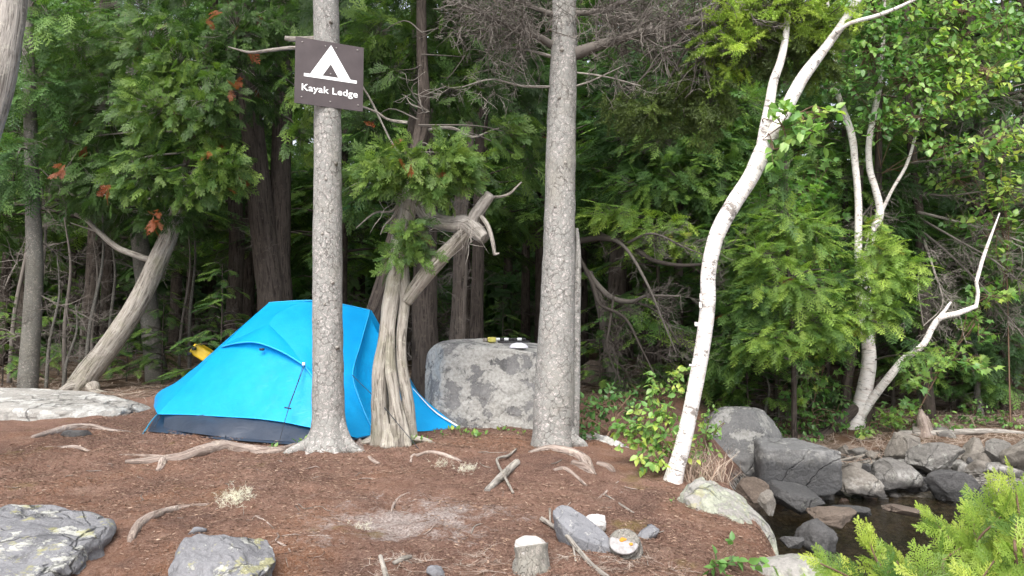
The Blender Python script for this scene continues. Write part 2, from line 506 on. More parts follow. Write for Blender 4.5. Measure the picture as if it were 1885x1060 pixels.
# ground: brown needle bed, bleached patches, moss
def ground_mat():
    M = Mat('needle_bed')
    v = M.coord('pos')
    a = M.noise(v, 1.6, 6, .65, .3)
    b = M.noise(v, 14, 7, .75)
    c_ = M.noise(v, 90, 5, .75)
    d_ = M.noise(M.coord('pos', (1, 1.4, 1)), 210, 4, .8)
    c = M.mix(M.g(a, .35, .68), (.085, .048, .038), (.175, .105, .080))
    c = M.mix(M.math('MULTIPLY', M.g(M.noise(v, .9, 4), .50, .66), .55), c, (.215, .105, .055))
    c = M.mix(M.math('MULTIPLY', M.g(b, .42, .66), .5), c, (.22, .145, .115))
    c = M.mix(M.math('MULTIPLY', M.g(M.noise(v, 2.6, 6, .7, .6), .50, .66), .65), c, (.062, .037, .030))
    c = M.mix(M.math('MULTIPLY', M.g(M.noise(v, 3.7, 6, .75, .3), .56, .70), .4), c, (.30, .22, .18))
    c = M.mix(M.math('MULTIPLY', M.g(c_, .50, .68), .5), c, (.34, .245, .205))
    c = M.mix(M.math('MULTIPLY', M.g(d_, .54, .66), .45), c, (.40, .30, .25))
    c = M.mix(M.math('MULTIPLY', M.math('SUBTRACT', 1., M.g(c_, .32, .46)), .6), c, (.045, .028, .023))
    c = M.mix(M.math('MULTIPLY', M.math('SUBTRACT', 1., M.g(d_, .36, .46)), .5), c, (.05, .03, .025))
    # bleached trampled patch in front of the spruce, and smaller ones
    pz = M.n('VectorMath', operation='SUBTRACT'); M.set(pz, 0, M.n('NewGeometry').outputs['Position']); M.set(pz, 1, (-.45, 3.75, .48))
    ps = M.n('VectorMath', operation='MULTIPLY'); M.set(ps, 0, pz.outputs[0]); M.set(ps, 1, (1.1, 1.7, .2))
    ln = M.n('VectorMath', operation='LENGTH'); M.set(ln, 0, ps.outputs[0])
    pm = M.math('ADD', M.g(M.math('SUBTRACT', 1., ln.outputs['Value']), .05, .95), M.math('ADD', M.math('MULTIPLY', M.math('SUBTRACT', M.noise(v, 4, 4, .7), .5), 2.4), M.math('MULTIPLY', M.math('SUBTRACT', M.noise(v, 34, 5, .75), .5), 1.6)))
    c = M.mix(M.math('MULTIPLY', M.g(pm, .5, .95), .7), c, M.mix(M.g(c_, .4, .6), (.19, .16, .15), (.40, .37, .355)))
    # mossy yellow-green tint around the trunk feet and on the far bank
    c = M.mix(M.math('MULTIPLY', M.g(M.noise(v, 2.3, 5, .7), .60, .70), .45), c, (.13, .11, .035))
    hsv = M.n('HueSaturation'); M.set(hsv, 'Color', c); M.set(hsv, 'Value', 1.20); M.set(hsv, 'Saturation', 1.08); c = hsv.outputs[0]
    zs = M.n('SeparateXYZ'); M.set(zs, 0, M.n('NewGeometry').outputs['Position'])
    zz = M.math('ADD', zs.outputs[2], M.math('MULTIPLY', M.math('SUBTRACT', M.noise(v, 3, 5), .5), .25))
    gv = M.n('TexVoronoi', feature='F1'); M.set(gv, 'Vector', v); M.set(gv, 'Scale', 26.)
    sx = M.n('SeparateColor'); M.set(sx, 0, gv.outputs['Color'])
    gcol = M.mix(sx.outputs[0], (.10, .09, .08), (.30, .285, .265))
    gcol = M.mix(M.g(gv.outputs['Distance'], .45, .7), gcol, (.03, .027, .024))
    wetf = M.g(zs.outputs[2], .03, .09)
    gcol = M.mix(M.math('MULTIPLY', M.math('SUBTRACT', 1., wetf), .55), gcol, (.08, .068, .045))
    duff = M.math('MULTIPLY', M.g(M.math('ADD', M.math('MULTIPLY', zs.outputs[1], .1), M.math('MULTIPLY', M.noise(v, 1.5, 4), .1)), .80, .92), .85)
    dcol = M.mix(M.g(M.noise(v, 5, 5, .7), .4, .62), (.055, .037, .024), (.13, .095, .065))
    dcol = M.mix(M.math('MULTIPLY', M.g(M.noise(v, 1.7, 4), .54, .64), .7), dcol, (.055, .065, .018))
    c = M.mix(duff, c, dcol)
    low = M.math('MULTIPLY', M.math('SUBTRACT', 1., M.g(zz, .20, .27)), M.g(zs.outputs[1], .0, 1.))
    c = M.mix(low, c, gcol)
    h = M.math('ADD', M.math('MULTIPLY', b, .7), M.math('ADD', c_, M.math('MULTIPLY', d_, .4)))
    h = M.math('SUBTRACT', h, M.math('MULTIPLY', low, gv.outputs['Distance']))
    return M.fin(c, .95, M.bump(h, .016, 1.), .1)
m_ground = ground_mat()

# ------------------------------------------------------------------ things, tags
def tag(o, label, cat, group=None, kind=None):
    if label: o['label'] = label
    if cat: o['category'] = cat
    if group: o['group'] = group
    if kind: o['kind'] = kind
    return o

def thing(name, label, cat, loc, group=None):
    o = bpy.data.objects.new(name, None)
    o.empty_display_size = .2
    COL.objects.link(o)
    o.location = tuple(float(c) for c in loc)
    return tag(o, label, cat, group)

def kids(o):
    return [c for c in COL.objects if c.parent is o]

def copy_tree(src, loc, rz=0., sc=1., label=None, group=None, cat=None):
    r = src.copy()
    COL.objects.link(r)
    r.location = tuple(float(c) for c in loc); r.rotation_euler = (0, 0, rz); r.scale = (sc, sc, sc)
    if label: r['label'] = label
    if cat: r['category'] = cat
    if group: r['group'] = group
    for ch in kids(src):
        c = ch.copy(); COL.objects.link(c); c.parent = r
    return r

# ------------------------------------------------------------------ terrain
YL = [-60, 0, 1.5, 2.2, 2.7, 3.0, 3.5, 4, 4.5, 5, 5.5, 6, 7, 8, 10, 14, 20, 60, 400]
ZL = [-3, -1.2, -.35, .12, .33, .40, .47, .525, .58, .635, .66, .67, .71, .79, .90, 1.0, 1.15, 2.5, 9]
YR = [-60, 0, 5.5, 6.4, 6.9, 7.4, 8, 8.6, 9.3, 12, 20, 60, 400]
ZR = [-3, -.7, -.30, -.16, .0, .12, .24, .36, .42, .62, 1.1, 2.5, 9]
XS = ([-60, 0, 2.5, 3.5, 4.2, 5.0, 5.6, 6.2, 7.0, 8.0, 9.5, 14], [.6, .9, 1.02, 1.16, 1.28, 1.30, 1.32, 1.40, 1.5, 1.7, 1.9, 2.2])
WS = ([0, 3, 5, 6, 7.5, 10, 14], [.35, .35, .42, .6, 1.1, 1.8, 3])

def G(x, y):
    x, y = np.atleast_1d(np.asarray(x, float)), np.atleast_1d(np.asarray(y, float))
    zl, zr = np.interp(y, YL, ZL), np.interp(y, YR, ZR)
    xs, ws = np.interp(y, *XS), np.interp(y, *WS)
    k = sst(-.15, 1, (x - xs) / ws)
    # the mound sags gently before its right edge and rises at far left
    zl = zl - .10 * sst(.35, 1.25, x) * sst(6.6, 5.0, y) + .05 * sst(-1.0, -3., x) * sst(4.5, 6, y)
    z = zl * (1 - k) + zr * k
    p = np.column_stack([x, y, 0 * x])
    far = sst(9, 30, y)
    land = sst(-.2, .15, z)
    z = z + (.05 + .25 * far) * fbm(p * .9, 3, 5) * land + (.034 * fbm(p * 3.6, 3, 9) + .010 * fbm(p * 8, 2, 31)) * land
    return z + .015 * fbm(p * 17, 3, 12) * land

def gz(x, y):
    return float(G(x, y)[0])

def hit(px, py, d0=2.4, d1=40):
    d = np.linspace(d0, d1, 1500)
    pts = np.array([P(px, py, k) for k in d])
    b = np.nonzero(pts[:, 2] < G(pts[:, 0], pts[:, 1]))[0]
    i = b[0] if len(b) else len(d) - 1
    q = pts[i].copy()
    return q, float(d[i])

def grid_axis(segs):
    out = []
    for a, b, st in segs:
        out.append(np.arange(a, b, st))
    return np.concatenate(out + [[segs[-1][1]]])

ax = grid_axis([(-900, -60, 120), (-60, -12, 4), (-12, -4.2, .3), (-4.2, -2.9, .06), (-2.9, 2.4, .022), (2.4, 6, .06), (6, 14, .4), (14, 60, 4), (60, 900, 120)])
ay = grid_axis([(-900, -60, 120), (-60, 0, 6), (0, 2.2, .2), (2.2, 6.2, .022), (6.2, 10, .06), (10, 20, .3), (20, 60, 3), (60, 900, 120)])
XX, YY = np.meshgrid(ax, ay)
ZZ = G(XX.ravel(), YY.ravel())
mb = MB()
nx_, ny_ = len(ax), len(ay)
ii = (np.arange(ny_ - 1)[:, None] * nx_ + np.arange(nx_ - 1)[None]).ravel()
mb.add(np.column_stack([XX.ravel(), YY.ravel(), ZZ]), np.stack([ii, ii + 1, ii + nx_ + 1, ii + nx_], -1))
o = mb.build('ground', m_ground)
tag(o, 'reddish brown needle covered forest ground with mound and bank', 'ground', kind='structure')

def water_mat():
    M = Mat('lake_water')
    v = M.coord('pos', (1, 1.6, 1))
    nrm = M.bump(M.math('ADD', M.noise(v, 5, 3), M.math('MULTIPLY', M.noise(v, 22, 3), .5)), .06, .8)
    tr = M.n('BsdfTransparent'); M.set(tr, 'Color', (.66, .56, .38, 1))
    M.fin((.02, .018, .01), .04, nrm, .5)
    gl = M.n('BsdfGlossy'); M.set(gl, 'Roughness', .05); M.set(gl, 'Normal', nrm); M.set(gl, 'Color', (1, 1, 1, 1))
    df = M.n('MixShader'); M.set(df, 0, .15); M.set(df, 1, tr.outputs[0]); M.set(df, 2, M.b.outputs[0])
    fr = M.n('Fresnel'); M.set(fr, 'IOR', 1.33); M.set(fr, 'Normal', nrm)
    mx = M.n('MixShader'); M.set(mx, 0, fr.outputs[0]); M.set(mx, 1, df.outputs[0]); M.set(mx, 2, gl.outputs[0])
    M.set(M.out, 'Surface', mx.outputs[0])
    return M.m
mb = MB()
mb.add([[-900, -900, 0], [900, -900, 0], [900, 14, 0], [-900, 14, 0]], [[0, 1, 2, 3]])
tag(mb.build('water', water_mat()), 'shallow dark brown lake water in the rocky inlet', 'water', kind='structure')

# ------------------------------------------------------------------ tree helpers
def pp(L):
    return np.array([P(a, b, d) for a, b, d, w in L]), np.array([w * .5 * d / F for a, b, d, w in L])

def stamp(mb, tmpls, O, D, N, s, a):
    k = rng.integers(0, len(tmpls), len(O))
    for i, t in enumerate(tmpls):
        m = k == i
        if m.any():
            inst(mb, t, O[m], D[m], N[m], np.broadcast_to(s, (len(O),))[m], np.broadcast_to(a, (len(O),))[m])

def blob(fm, tm, c, r, n, anchor, tmpls, size, mode='cedar', a=(.1, .7), droop=.3, orange=0., br=.012, twigs=.4):
    """one leafy bough: sprays filling an ellipsoid, a branch from the anchor and twigs to the sprays"""
    c, r, anchor = np.asarray(c, float), np.asarray(r, float), np.asarray(anchor, float)
    u = unit(rng.normal(size=(n, 3))) * rng.uniform(0, 1, (n, 1)) ** .45
    pos = c + u * r
    out = pos - anchor
    out[:, 2] *= .45
    out = unit(out)
    D = unit(out * .8 + rng.normal(size=(n, 3)) * .42 + [0, 0, -droop] + u * .35)
    if mode == 'cedar':
        N = unit(rng.normal(size=(n, 3)) * .8 + [0, -.55, .55])
    else:
        N = unit(rng.normal(size=(n, 3)) * .22 + [0, -.12, 1])
    s = size * rng.uniform(.65, 1.25, n)
    hi = (pos[:, 2] - c[2]) / max(r[2], .01)
    av = rng.uniform(a[0], a[1], n)
    av = np.where(rng.uniform(size=n) < orange, rng.uniform(1.02, 1.1, n), av)
    stamp(fm, tmpls, pos, D, N, s, av)
    if tm is not None:
        mid = (anchor + c) / 2 + rng.normal(size=3) * .05 + [0, 0, .06]
        tube(tm, [anchor, mid, c], [br, br * .7, br * .35], 5, 9)
        k = rng.uniform(size=n) < twigs
        B = pos[k]
        A = c + (B - c) * .12
        M_ = (A + B) / 2 + rng.normal(size=B.shape) * .02
        ribbons(tm, A, M_, br * .3, br * .24)
        ribbons(tm, M_, B, br * .24, br * .12)

def pblob(fm, tm, px, py, d, rx, ry, n, anchor, tmpls, size, rz=None, **kw):
    r = d / F
    blob(fm, tm, P(px, py, d), (rx * r, rz if rz else max(.15, (rx + ry) * .4 * r), ry * r), n, anchor, tmpls, size, **kw)

def leaves(mb, tm, c, r, n, tmpl, size, anchor, a=(.1, .75), br=.006, clump=5):
    """leafy twigs of broad leaves within an ellipsoid: twiglets carrying a few leaves each"""
    c, r, anchor = np.asarray(c, float), np.asarray(r, float), np.asarray(anchor, float)
    k = max(1, n // clump)
    u = unit(rng.normal(size=(k, 3))) * rng.uniform(0, 1, (k, 1)) ** .5
    O = c + u * r
    d = unit((O - anchor) * [1, 1, .6] + rng.normal(size=(k, 3)) * .35 * np.linalg.norm(r))
    L = size * 2.6
    A = O - d * L * .5
    if tm is not None:
        ribbons(tm, A, O + d * L * .5, br * .4, br * .2)
        m = rng.uniform(size=k) < .5
        ribbons(tm, (c + (O - c) * .05)[m], A[m], br * .8, br * .4)
        tube(tm, [anchor, (anchor + c) / 2 + [R(-.1, .1), R(-.05, .05), .08], c], [br * .8, br * .6, br * .4], 5, 12, .1)
    base = rng.uniform(a[0], a[1], k)
    for j in range(clump):
        t = rng.uniform(0, 1, (k, 1))
        q = A + d * L * t
        side = unit(np.cross(d, rng.normal(size=(k, 3))))
        D = unit(d * .5 + side * .8 + [0, 0, -.35])
        N = unit(rng.normal(size=(k, 3)) * .5 + [0, -.35, .8])
        inst(mb, tmpl, q, D, N, size * rng.uniform(.6, 1.2, k), np.clip(base + rng.uniform(-.12, .12, k), 0, .87))

def root_flare(n, amt, ph=0., L=.35):
    def f(l, th):
        e = np.exp(-l / L)
        return 1 + e * amt * (.55 + .75 * np.maximum(0, np.cos(n * th + ph + np.sin(2 * th + ph)))) + .03 * np.sin(3 * th + l * 2)
    return f

def crown_proto(kind, H, z0, rad, nb, per, size, seed, lean=0):
    """local crown + branches of a generic conifer whose foot is at the origin"""
    global rng
    keep, rng = rng, np.random.default_rng(seed)
    fm, tm = MB(), MB()
    for i in range(nb):
        t = (i + rng.uniform(0, 1)) / nb
        z = z0 + (H - z0) * t
        az = rng.uniform(0, 2 * np.pi)
        L = rad * (1 - t) ** .65 * rng.uniform(.55, 1.15) + .12
        d = np.array([math.cos(az), math.sin(az), 0])
        if kind == 'cedar':
            pts = [d * .03 + [0, 0, z], d * L * .5 + [0, 0, z + .02 * L], d * L + [0, 0, z + .05 * L]]
        else:
            pts = [d * .03 + [0, 0, z], d * L * .5 + [0, 0, z + .06 * L], d * L + [0, 0, z - .16 * L]]
        tube(tm, pts, [.004 + .011 * L, .003 + .006 * L, .003], 4, 6)
        m = max(3, int(per * L / rad + 1))
        s = rng.uniform(.22, 1., m)
        O = spline(pts, 30)[(s * 29).astype(int)]
        side = np.array([-d[1], d[0], 0])
        ang = rng.choice([-1, 1], m) * rng.uniform(.15, 1.05, m)
        if kind == 'cedar':
            D = d * np.cos(ang)[:, None] + side * np.sin(ang)[:, None] + np.column_stack([0 * s, 0 * s, rng.uniform(-.9, .15, m)])
            N = unit(rng.normal(size=(m, 3)) * .8 + d * .4 + [0, 0, .5])
            stamp(fm, CEDAR, O, D, N, size * rng.uniform(.6, 1.2, m), rng.uniform(.05, .7, m))
        else:
            D = d * np.cos(ang)[:, None] + side * np.sin(ang)[:, None] + np.column_stack([0 * s, 0 * s, rng.uniform(-.35, .0, m)])
            N = unit(rng.normal(size=(m, 3)) * .16 + [0, 0, 1])
            stamp(fm, HEM, O, D, N, size * rng.uniform(.6, 1.2, m) * (1 - .3 * t), rng.uniform(.05, .7, m))
    rng = keep
    return fm, tm

def low_dead(z0, z1, n, L, seed, r=.006):
    """bare lower branches of a shaded conifer"""
    global rng
    keep, rng = rng, np.random.default_rng(seed)
    m = MB()
    z = rng.uniform(z0, z1, n)
    az = rng.uniform(0, 2 * np.pi, n)
    D = np.column_stack([np.cos(az), np.sin(az), rng.uniform(-.45, .1, n)])
    O = np.column_stack([0 * z, 0 * z, z])
    stamp(m, DEAD, O, D, rng.normal(size=(n, 3)), L * rng.uniform(.4, 1.1, n), .5)
    rng = keep
    return m

# ------------------------------------------------------------------ spruce carrying the campsite sign
DS = 5.15
tr_pts = [(606, 850, DS, 112), (606, 826, DS, 92), (605, 806, DS, 74), (605, 780, DS, 62), (604, 740, DS, 58), (603, 600, DS, 55), (603, 420, DS, 53), (603, 200, DS, 50), (600, 0, DS, 47), (598, -260, DS, 43), (597, -700, DS, 34), (597, -1500, DS + .1, 14)]
pts, rad = pp(tr_pts)
base_s = np.array([pts[0][0], pts[0][1], gz(pts[0][0], pts[0][1])])
t1 = thing('spruce_tree', 'grey scaly barked straight spruce trunk with the brown campsite sign nailed to it', 'tree', base_s, None)
mb = MB()
tube(mb, pts, rad, 64, 420, .055, 3, fr=22, flare=lambda l, th: 1 + np.exp(-(l / .16) ** 2) * (.07 * np.cos(5 * th + .7) + .07 * np.cos(3 * th) + .03 * np.cos(11 * th)))
for az, ln in ((-2.85, .18), (-.3, .14)):
    a_ = np.array([math.cos(az), math.sin(az), 0])
    q = [base_s + a_ * .0 + [0, 0, .42], base_s + a_ * .05 + [0, 0, .2], base_s + a_ * .11 + [0, 0, .06]]
    for f in (.6, 1.):
        w = base_s + a_ * (.13 + ln * f)
        q.append(np.array([w[0], w[1], gz(w[0], w[1]) + (.008 if f < 1 else -.03)]))
    tube(mb, q, [.03, .05, .05, .03, .01], 16, 30, .12, int(az * 10) + 40)
o_tr = mb.build('trunk', m_spruce, t1, base_s)
# knots on the trunk, dead branch left
for px, py in ((608, 40), (600, 330), (618, 300), (594, 430), (612, 520), (598, 560), (620, 640), (596, 180)):
    mk = MB()
    c = P(px, py, DS - .088)
    tube(mk, [c + [0, .02, 0], c + [0, -.012, .002]], [.014, .009], 8, 4, .15, px)
    mk.build('knot', m_grey_limb, o_tr, base_s)
mk = MB()
p_, r_ = pp([(600, 92, DS, 9), (545, 88, DS - .05, 8), (500, 92, DS - .1, 7), (460, 96, DS - .1, 5), (420, 86, DS - .1, 2)])
tube(mk, p_, r_, 7, 24, .15, 5)
p_, r_ = pp([(600, 70, DS, 8), (545, 72, DS, 10), (525, 70, DS, 9)])
tube(mk, p_, r_, 7, 8, .2, 6)
mk.build('dead_branch', m_twig_pale, t1, base_s)
fmA, tmA = crown_proto('hemlock', 9.5, 4.9, 1.9, 80, 12, .5, 101)
fmA.build('crown', f_hem, t1); tmA.build('branch', m_twig, t1)

# ------------------------------------------------------------------ sign
TL, TR, BR, BL = P(543, 67, 4.965), P(668.5, 87.5, 5.16), P(669, 205.5, 5.16), P(543, 188.5, 4.965)
ux = TR - TL; ux[2] = 0; ux = unit(ux)
uy = np.array([0, 0, 1.])
un = np.cross(ux, uy)                                   # towards the viewer
Wd = float(np.dot(TR - TL, ux)); Hd = float(((TL - BL)[2] + (TR - BR)[2]) / 2)
cen = (TL + TR + BR + BL) / 4
o0 = cen - ux * Wd / 2 - uy * Hd / 2
def sg(u, v, n=0.):
    return o0 + ux * (u * Wd) + uy * (v * Hd) + un * n
def plate(mb, poly, n0, n1):
    k = len(poly)
    V = [sg(u, v, n1) for u, v in poly] + [sg(u, v, n0) for u, v in poly]
    mb.add(V, [[i, i + k, (i + 1) % k + k, (i + 1) % k] for i in range(k)])
    c = np.mean(poly, 0)
    mb.add([sg(u, v, n1) for u, v in poly] + [sg(*c, n1)], None, [[i, (i + 1) % k, k] for i in range(k)])
    mb.add([sg(u, v, n0) for u, v in poly] + [sg(*c, n0)], None, [[(i + 1) % k, i, k] for i in range(k)])
ts = thing('campsite_sign', 'brown square sign with white tent symbol reading Kayak Ledge', 'sign', sg(.5, 0), None)
os_ = sg(.5, 0)
mb = MB()
plate(mb, [(0, 0), (1, 0), (1, 1), (0, 1)], -.006, 0)
def sign_mat():
    M = Mat('brown_sign_face')
    n = M.noise(M.coord('obj'), 7, 5, .6)
    return M.fin(M.mix(M.g(n, .35, .7), (.045, .032, .033), (.066, .050, .052)), M.ramp(n, [(.3, (.38,) * 3), (.7, (.55,) * 3)]), None, .5)
o_pan = mb.build('panel', sign_mat(), ts, os_, False)
m_white = simple_noise('white_sign_paint', (.80, .80, .80), (.88, .88, .88), 30, .5, .0005)
mb = MB()
zt = .0025
def quadp(a, b, c, d):
    mb.add([sg(*q, zt) for q in (a, b, c, d)], [[0, 1, 2, 3]])
def bt(u): return .4655
quadp((.127, .418), (.9, .418), (.9, .4655), (.127, .4655))
quadp((.214, .4655), (.392, .4655), (.512, .660), (.511, .953))
quadp((.627, .4655), (.806, .4655), (.511, .953), (.512, .660))
mb.build('tent_symbol', m_white, o_pan, os_, False)
tc = bpy.data.curves.new('lettering', 'FONT')
tc.body = 'Kayak Ledge'
tc.size = 1; tc.offset = .013; tc.extrude = .004
tc.space_character = 1.04
to = bpy.data.objects.new('lettering_curve', tc)
COL.objects.link(to)
bpy.context.view_layer.update()
me = bpy.data.meshes.new_from_object(to.evaluated_get(bpy.context.evaluated_depsgraph_get()))
bpy.data.objects.remove(to)
tv = np.empty(len(me.vertices) * 3, np.float32); me.vertices.foreach_get('co', tv); tv = tv.reshape(-1, 3)
x0, x1 = tv[:, 0].min(), tv[:, 0].max()
capk = 0.73
u_ = .1 + (tv[:, 0] - x0) / (x1 - x0) * .817
v_ = .203 + tv[:, 1] / capk * .104
nv = np.array([sg(a, b, .0025 + .15 * c) for a, b, c in zip(u_, v_, tv[:, 2])]) - os_
me.vertices.foreach_set('co', nv.ravel().astype(np.float32)); me.update()
me.materials.clear(); me.materials.append(m_white)
lo = bpy.data.objects.new('lettering', me); COL.objects.link(lo); lo.parent = o_pan
m_nail = Mat('nail_metal').fin((.25, .23, .22), .4, None, .5)
for u, v in ((.095, .93), (.43, .925), (.59, .925), (.905, .945), (.512, .512), (.1, .1), (.513, .085), (.925, .09)):
    mk = MB()
    tube(mk, [sg(u, v, .0), sg(u, v, .004), sg(u, v, .006)], [.0055, .005, .002], 10, 5)
    mk.build('nail', m_nail, o_pan, os_)

# ------------------------------------------------------------------ second big spruce with the dead twiggy boughs
D2 = 5.3
tr_pts = [(1017, 850, D2, 88), (1018, 820, D2, 80), (1018, 795, D2, 75), (1020, 740, D2, 74), (1025, 600, D2, 66), (1030, 420, D2, 58), (1033, 250, D2, 55), (1038, 90, D2, 49), (1039, 0, D2, 45), (1042, -260, D2, 40), (1048, -700, D2, 32), (1055, -1500, D2, 12)]
pts, rad = pp(tr_pts)
b2 = np.array([pts[0][0], pts[0][1], gz(pts[0][0], pts[0][1])])
t2 = thing('spruce_tree', 'pinkish grey spruce trunk with big dead twiggy boughs beside the large boulder', 'tree', b2, None)
mb = MB()
tube(mb, pts, rad, 64, 420, .05, 8, fr=22, flare=lambda l, th: 1 + np.exp(-(l / .15) ** 2) * (.05 * np.cos(5 * th) + .05 * np.cos(3 * th + 1) + .02 * np.cos(9 * th)))
p_, r_ = pp([(1050, 830, D2 + .03, 30), (1055, 700, D2 + .04, 26), (1060, 560, D2 + .04, 20), (1064, 470, D2 + .03, 12), (1062, 420, D2 + .02, 6)])
tube(mb, p_, r_, 14, 60, .12, 9)
for az, ln in ((-.2, .10),):
    a_ = np.array([math.cos(az), math.sin(az), 0])
    q = [b2 + a_ * .0 + [0, 0, .42], b2 + a_ * .06 + [0, 0, .2], b2 + a_ * .125 + [0, 0, .05]]
    for f in (.6, 1.):
        w = b2 + a_ * (.14 + ln * f)
        q.append(np.array([w[0], w[1], gz(w[0], w[1]) + (.006 if f < 1 else -.03)]))
    tube(mb, q, [.03, .05, .05, .03, .01], 16, 30, .12, int(az * 10) + 60)
o_tr2 = mb.build('trunk', m_spruce, t2, b2)
# dead boughs: each a limb with a drooping mass of bare twigs
def dead_bough(L, n, s, spread, seed, mat=m_twig, name='dead_bough', par=t2, org=b2, twdir=None):
    global rng
    keep, rng = rng, np.random.default_rng(seed)
    m = MB()
    p_, r_ = pp(L)
    if name == 'bare_bough':
        r_ = r_ * .62
    tube(m, p_, r_, 9, 40, .15, seed)
    c = spline(p_, 200)
    k = rng.integers(25, 200, n)
    O = c[k] + rng.normal(size=(n, 3)) * .01
    D = unit(np.gradient(c, axis=0)[k]) * .7 + rng.normal(size=(n, 3)) * spread + [0, 0, -.25]
    if twdir is not None:
        D = D + np.asarray(twdir)
    stamp(m, DEAD, O, D, rng.normal(size=(n, 3)), s * rng.uniform(.5, 1.2, n), .5)
    rng = keep
    return m.build(name, mat, par, org)
dead_bough([(1055, 100, D2, 26), (1120, 78, D2 - .1, 19), (1200, 55, D2 - .25, 15), (1290, 35, D2 - .4, 12), (1370, 10, D2 - .55, 8)], 95, .46, .55, 1)
dead_bough([(1020, 85, D2, 17), (985, 65, D2 - .1, 14), (930, 45, D2 - .25, 9), (870, 15, D2 - .35, 5)], 60, .36, .5, 2)
dead_bough([(1050, 25, D2, 12), (1110, 18, D2 - .05, 9), (1200, -20, D2 - .1, 6)], 50, .42, .6, 3)
dead_bough([(1025, 30, D2, 12), (970, 8, D2 - .1, 8), (900, -30, D2 - .15, 5)], 40, .36, .5, 4)
dead_bough([(1018, 160, D2, 6), (960, 158, D2 - .1, 4.5), (905, 146, D2 - .15, 3), (850, 160, D2 - .2, 2)], 12, .22, .7, 5, m_twig_pale, 'dead_branch')
dead_bough([(1015, 104, D2, 7), (970, 92, D2 - .1, 4), (925, 88, D2 - .15, 3), (900, 110, D2 - .2, 2)], 10, .22, .7, 6, m_twig_pale, 'dead_branch')
dead_bough([(1055, 133, D2, 4), (1110, 140, D2 - .1, 3), (1180, 158, D2 - .2, 2)], 6, .15, .7, 7, m_twig_pale, 'dead_branch')
dead_bough([(1055, 160, D2, 5), (1090, 148, D2 - .1, 3), (1150, 120, D2 - .2, 2)], 6, .15, .7, 8, m_twig_pale, 'dead_branch')
for px, py in ((1034, 92), (1030, 180), (1040, 300), (1022, 380), (1036, 480), (1018, 560), (1030, 640), (1012, 700)):
    mk = MB()
    c = P(px, py, D2 - .095)
    tube(mk, [c + [0, .02, 0], c + [0, -.012, .002]], [.016, .009], 8, 4, .15, px)
    mk.build('knot', m_grey_limb, o_tr2, b2)
fmA, tmA = crown_proto('hemlock', 9.5, 4.8, 1.9, 80, 12, .5, 102)
fmA.build('crown', f_hem, t2); tmA.build('branch', m_twig, t2)

# live bough hanging at the top: short bristly twigs of spruce needles
def spruce_twig(seed):
    g = np.random.default_rng(seed)
    V, Q, T = [], [], []
    def axis(p, d, L, n):
        d = unit(d)
        for i in range(n):
            t = (i + .5) / n
            c = p + d * L * t
            v = unit(g.normal(size=3)); v = unit(v - d * np.dot(v, d)) * .85 + d * .6
            s_ = unit(np.cross(v, g.normal(size=3)))
            l = .15 * (1 - .35 * t)
            k = len(V)
            V.extend([c - s_ * .017, c + s_ * .017, c + v * l])
            T.append([k, k + 1, k + 2])
        s_ = unit(np.cross(d, g.normal(size=3)))
        k = len(V)
        V.extend([p - s_ * .012, p + s_ * .012, p + d * L + s_ * .008, p + d * L - s_ * .008])
        Q.append([k, k + 1, k + 2, k + 3])
    axis(np.zeros(3), np.array([1., 0, 0]), 1, 60)
    for i in range(5):
        t = .2 + .14 * i
        axis(np.array([t, 0, 0]), np.array([.75, (1 if i % 2 else -1) * .65, -.05]), .62 * (1 - t * .5), 32)
    return np.array(V), np.array(Q), np.array(T)
SPRUCE = [spruce_twig(s) for s in (31, 32)]
fm, tm = MB(), MB()
anc = P(1300, 32, 4.85)
def sp_blob(px, py, d, rx, ry, n, size, a, droop, dx=0.):
    r = d / F
    c = P(px, py, d)
    u = unit(rng.normal(size=(n, 3))) * rng.uniform(0, 1, (n, 1)) ** .5
    O = c + u * np.array([rx * r, .28, ry * r])
    D = unit(u * .6 + rng.normal(size=(n, 3)) * .5 + [dx, -.2, -droop])
    stamp(fm, SPRUCE, O, D, unit(rng.normal(size=(n, 3)) * .4 + [0, -.3, 1]), size * rng.uniform(.6, 1.2, n), rng.uniform(*a, n))
    ribbons(tm, np.repeat(c[None], n, 0) + u * .04, O, .004, .002)
    tube(tm, [anc, (anc + c) / 2 + [0, 0, .03], c], [.012, .009, .006], 6, 9)
sp_blob(1345, 40, 4.8, 45, 45, 60, .15, (.35, .85), .1, -.3)
sp_blob(1440, 20, 4.75, 90, 50, 170, .15, (.4, .88), .1)
sp_blob(1510, 40, 4.8, 55, 30, 70, .15, (.4, .88), .15, .4)
sp_blob(1350, 95, 4.75, 35, 25, 40, .14, (.45, .88), .15, -.4)
sp_blob(1425, 85, 4.9, 75, 45, 110, .16, (.0, .3), .7)
sp_blob(1500, 90, 4.9, 40, 45, 55, .16, (.05, .4), .7, .2)
sp_blob(1255, 160, 5.2, 45, 60, 60, .17, (.0, .35), .8)
sp_blob(1205, 200, 5.3, 40, 50, 50, .17, (.0, .35), .8)
sp_blob(1145, 185, 5.35, 40, 40, 45, .17, (.0, .35), .8)
sp_blob(1300, 190, 5.1, 36, 60, 60, .17, (.0, .35), .8)
sp_blob(1300, 110, 5.0, 40, 40, 40, .16, (.1, .5), .5)
sp_blob(1440, -80, 4.9, 130, 50, 60, .16, (.3, .8), .1)
fm.build('live_bough', f_spruce, t2, b2); tm.build('bough_twigs', m_twig, t2, b2)

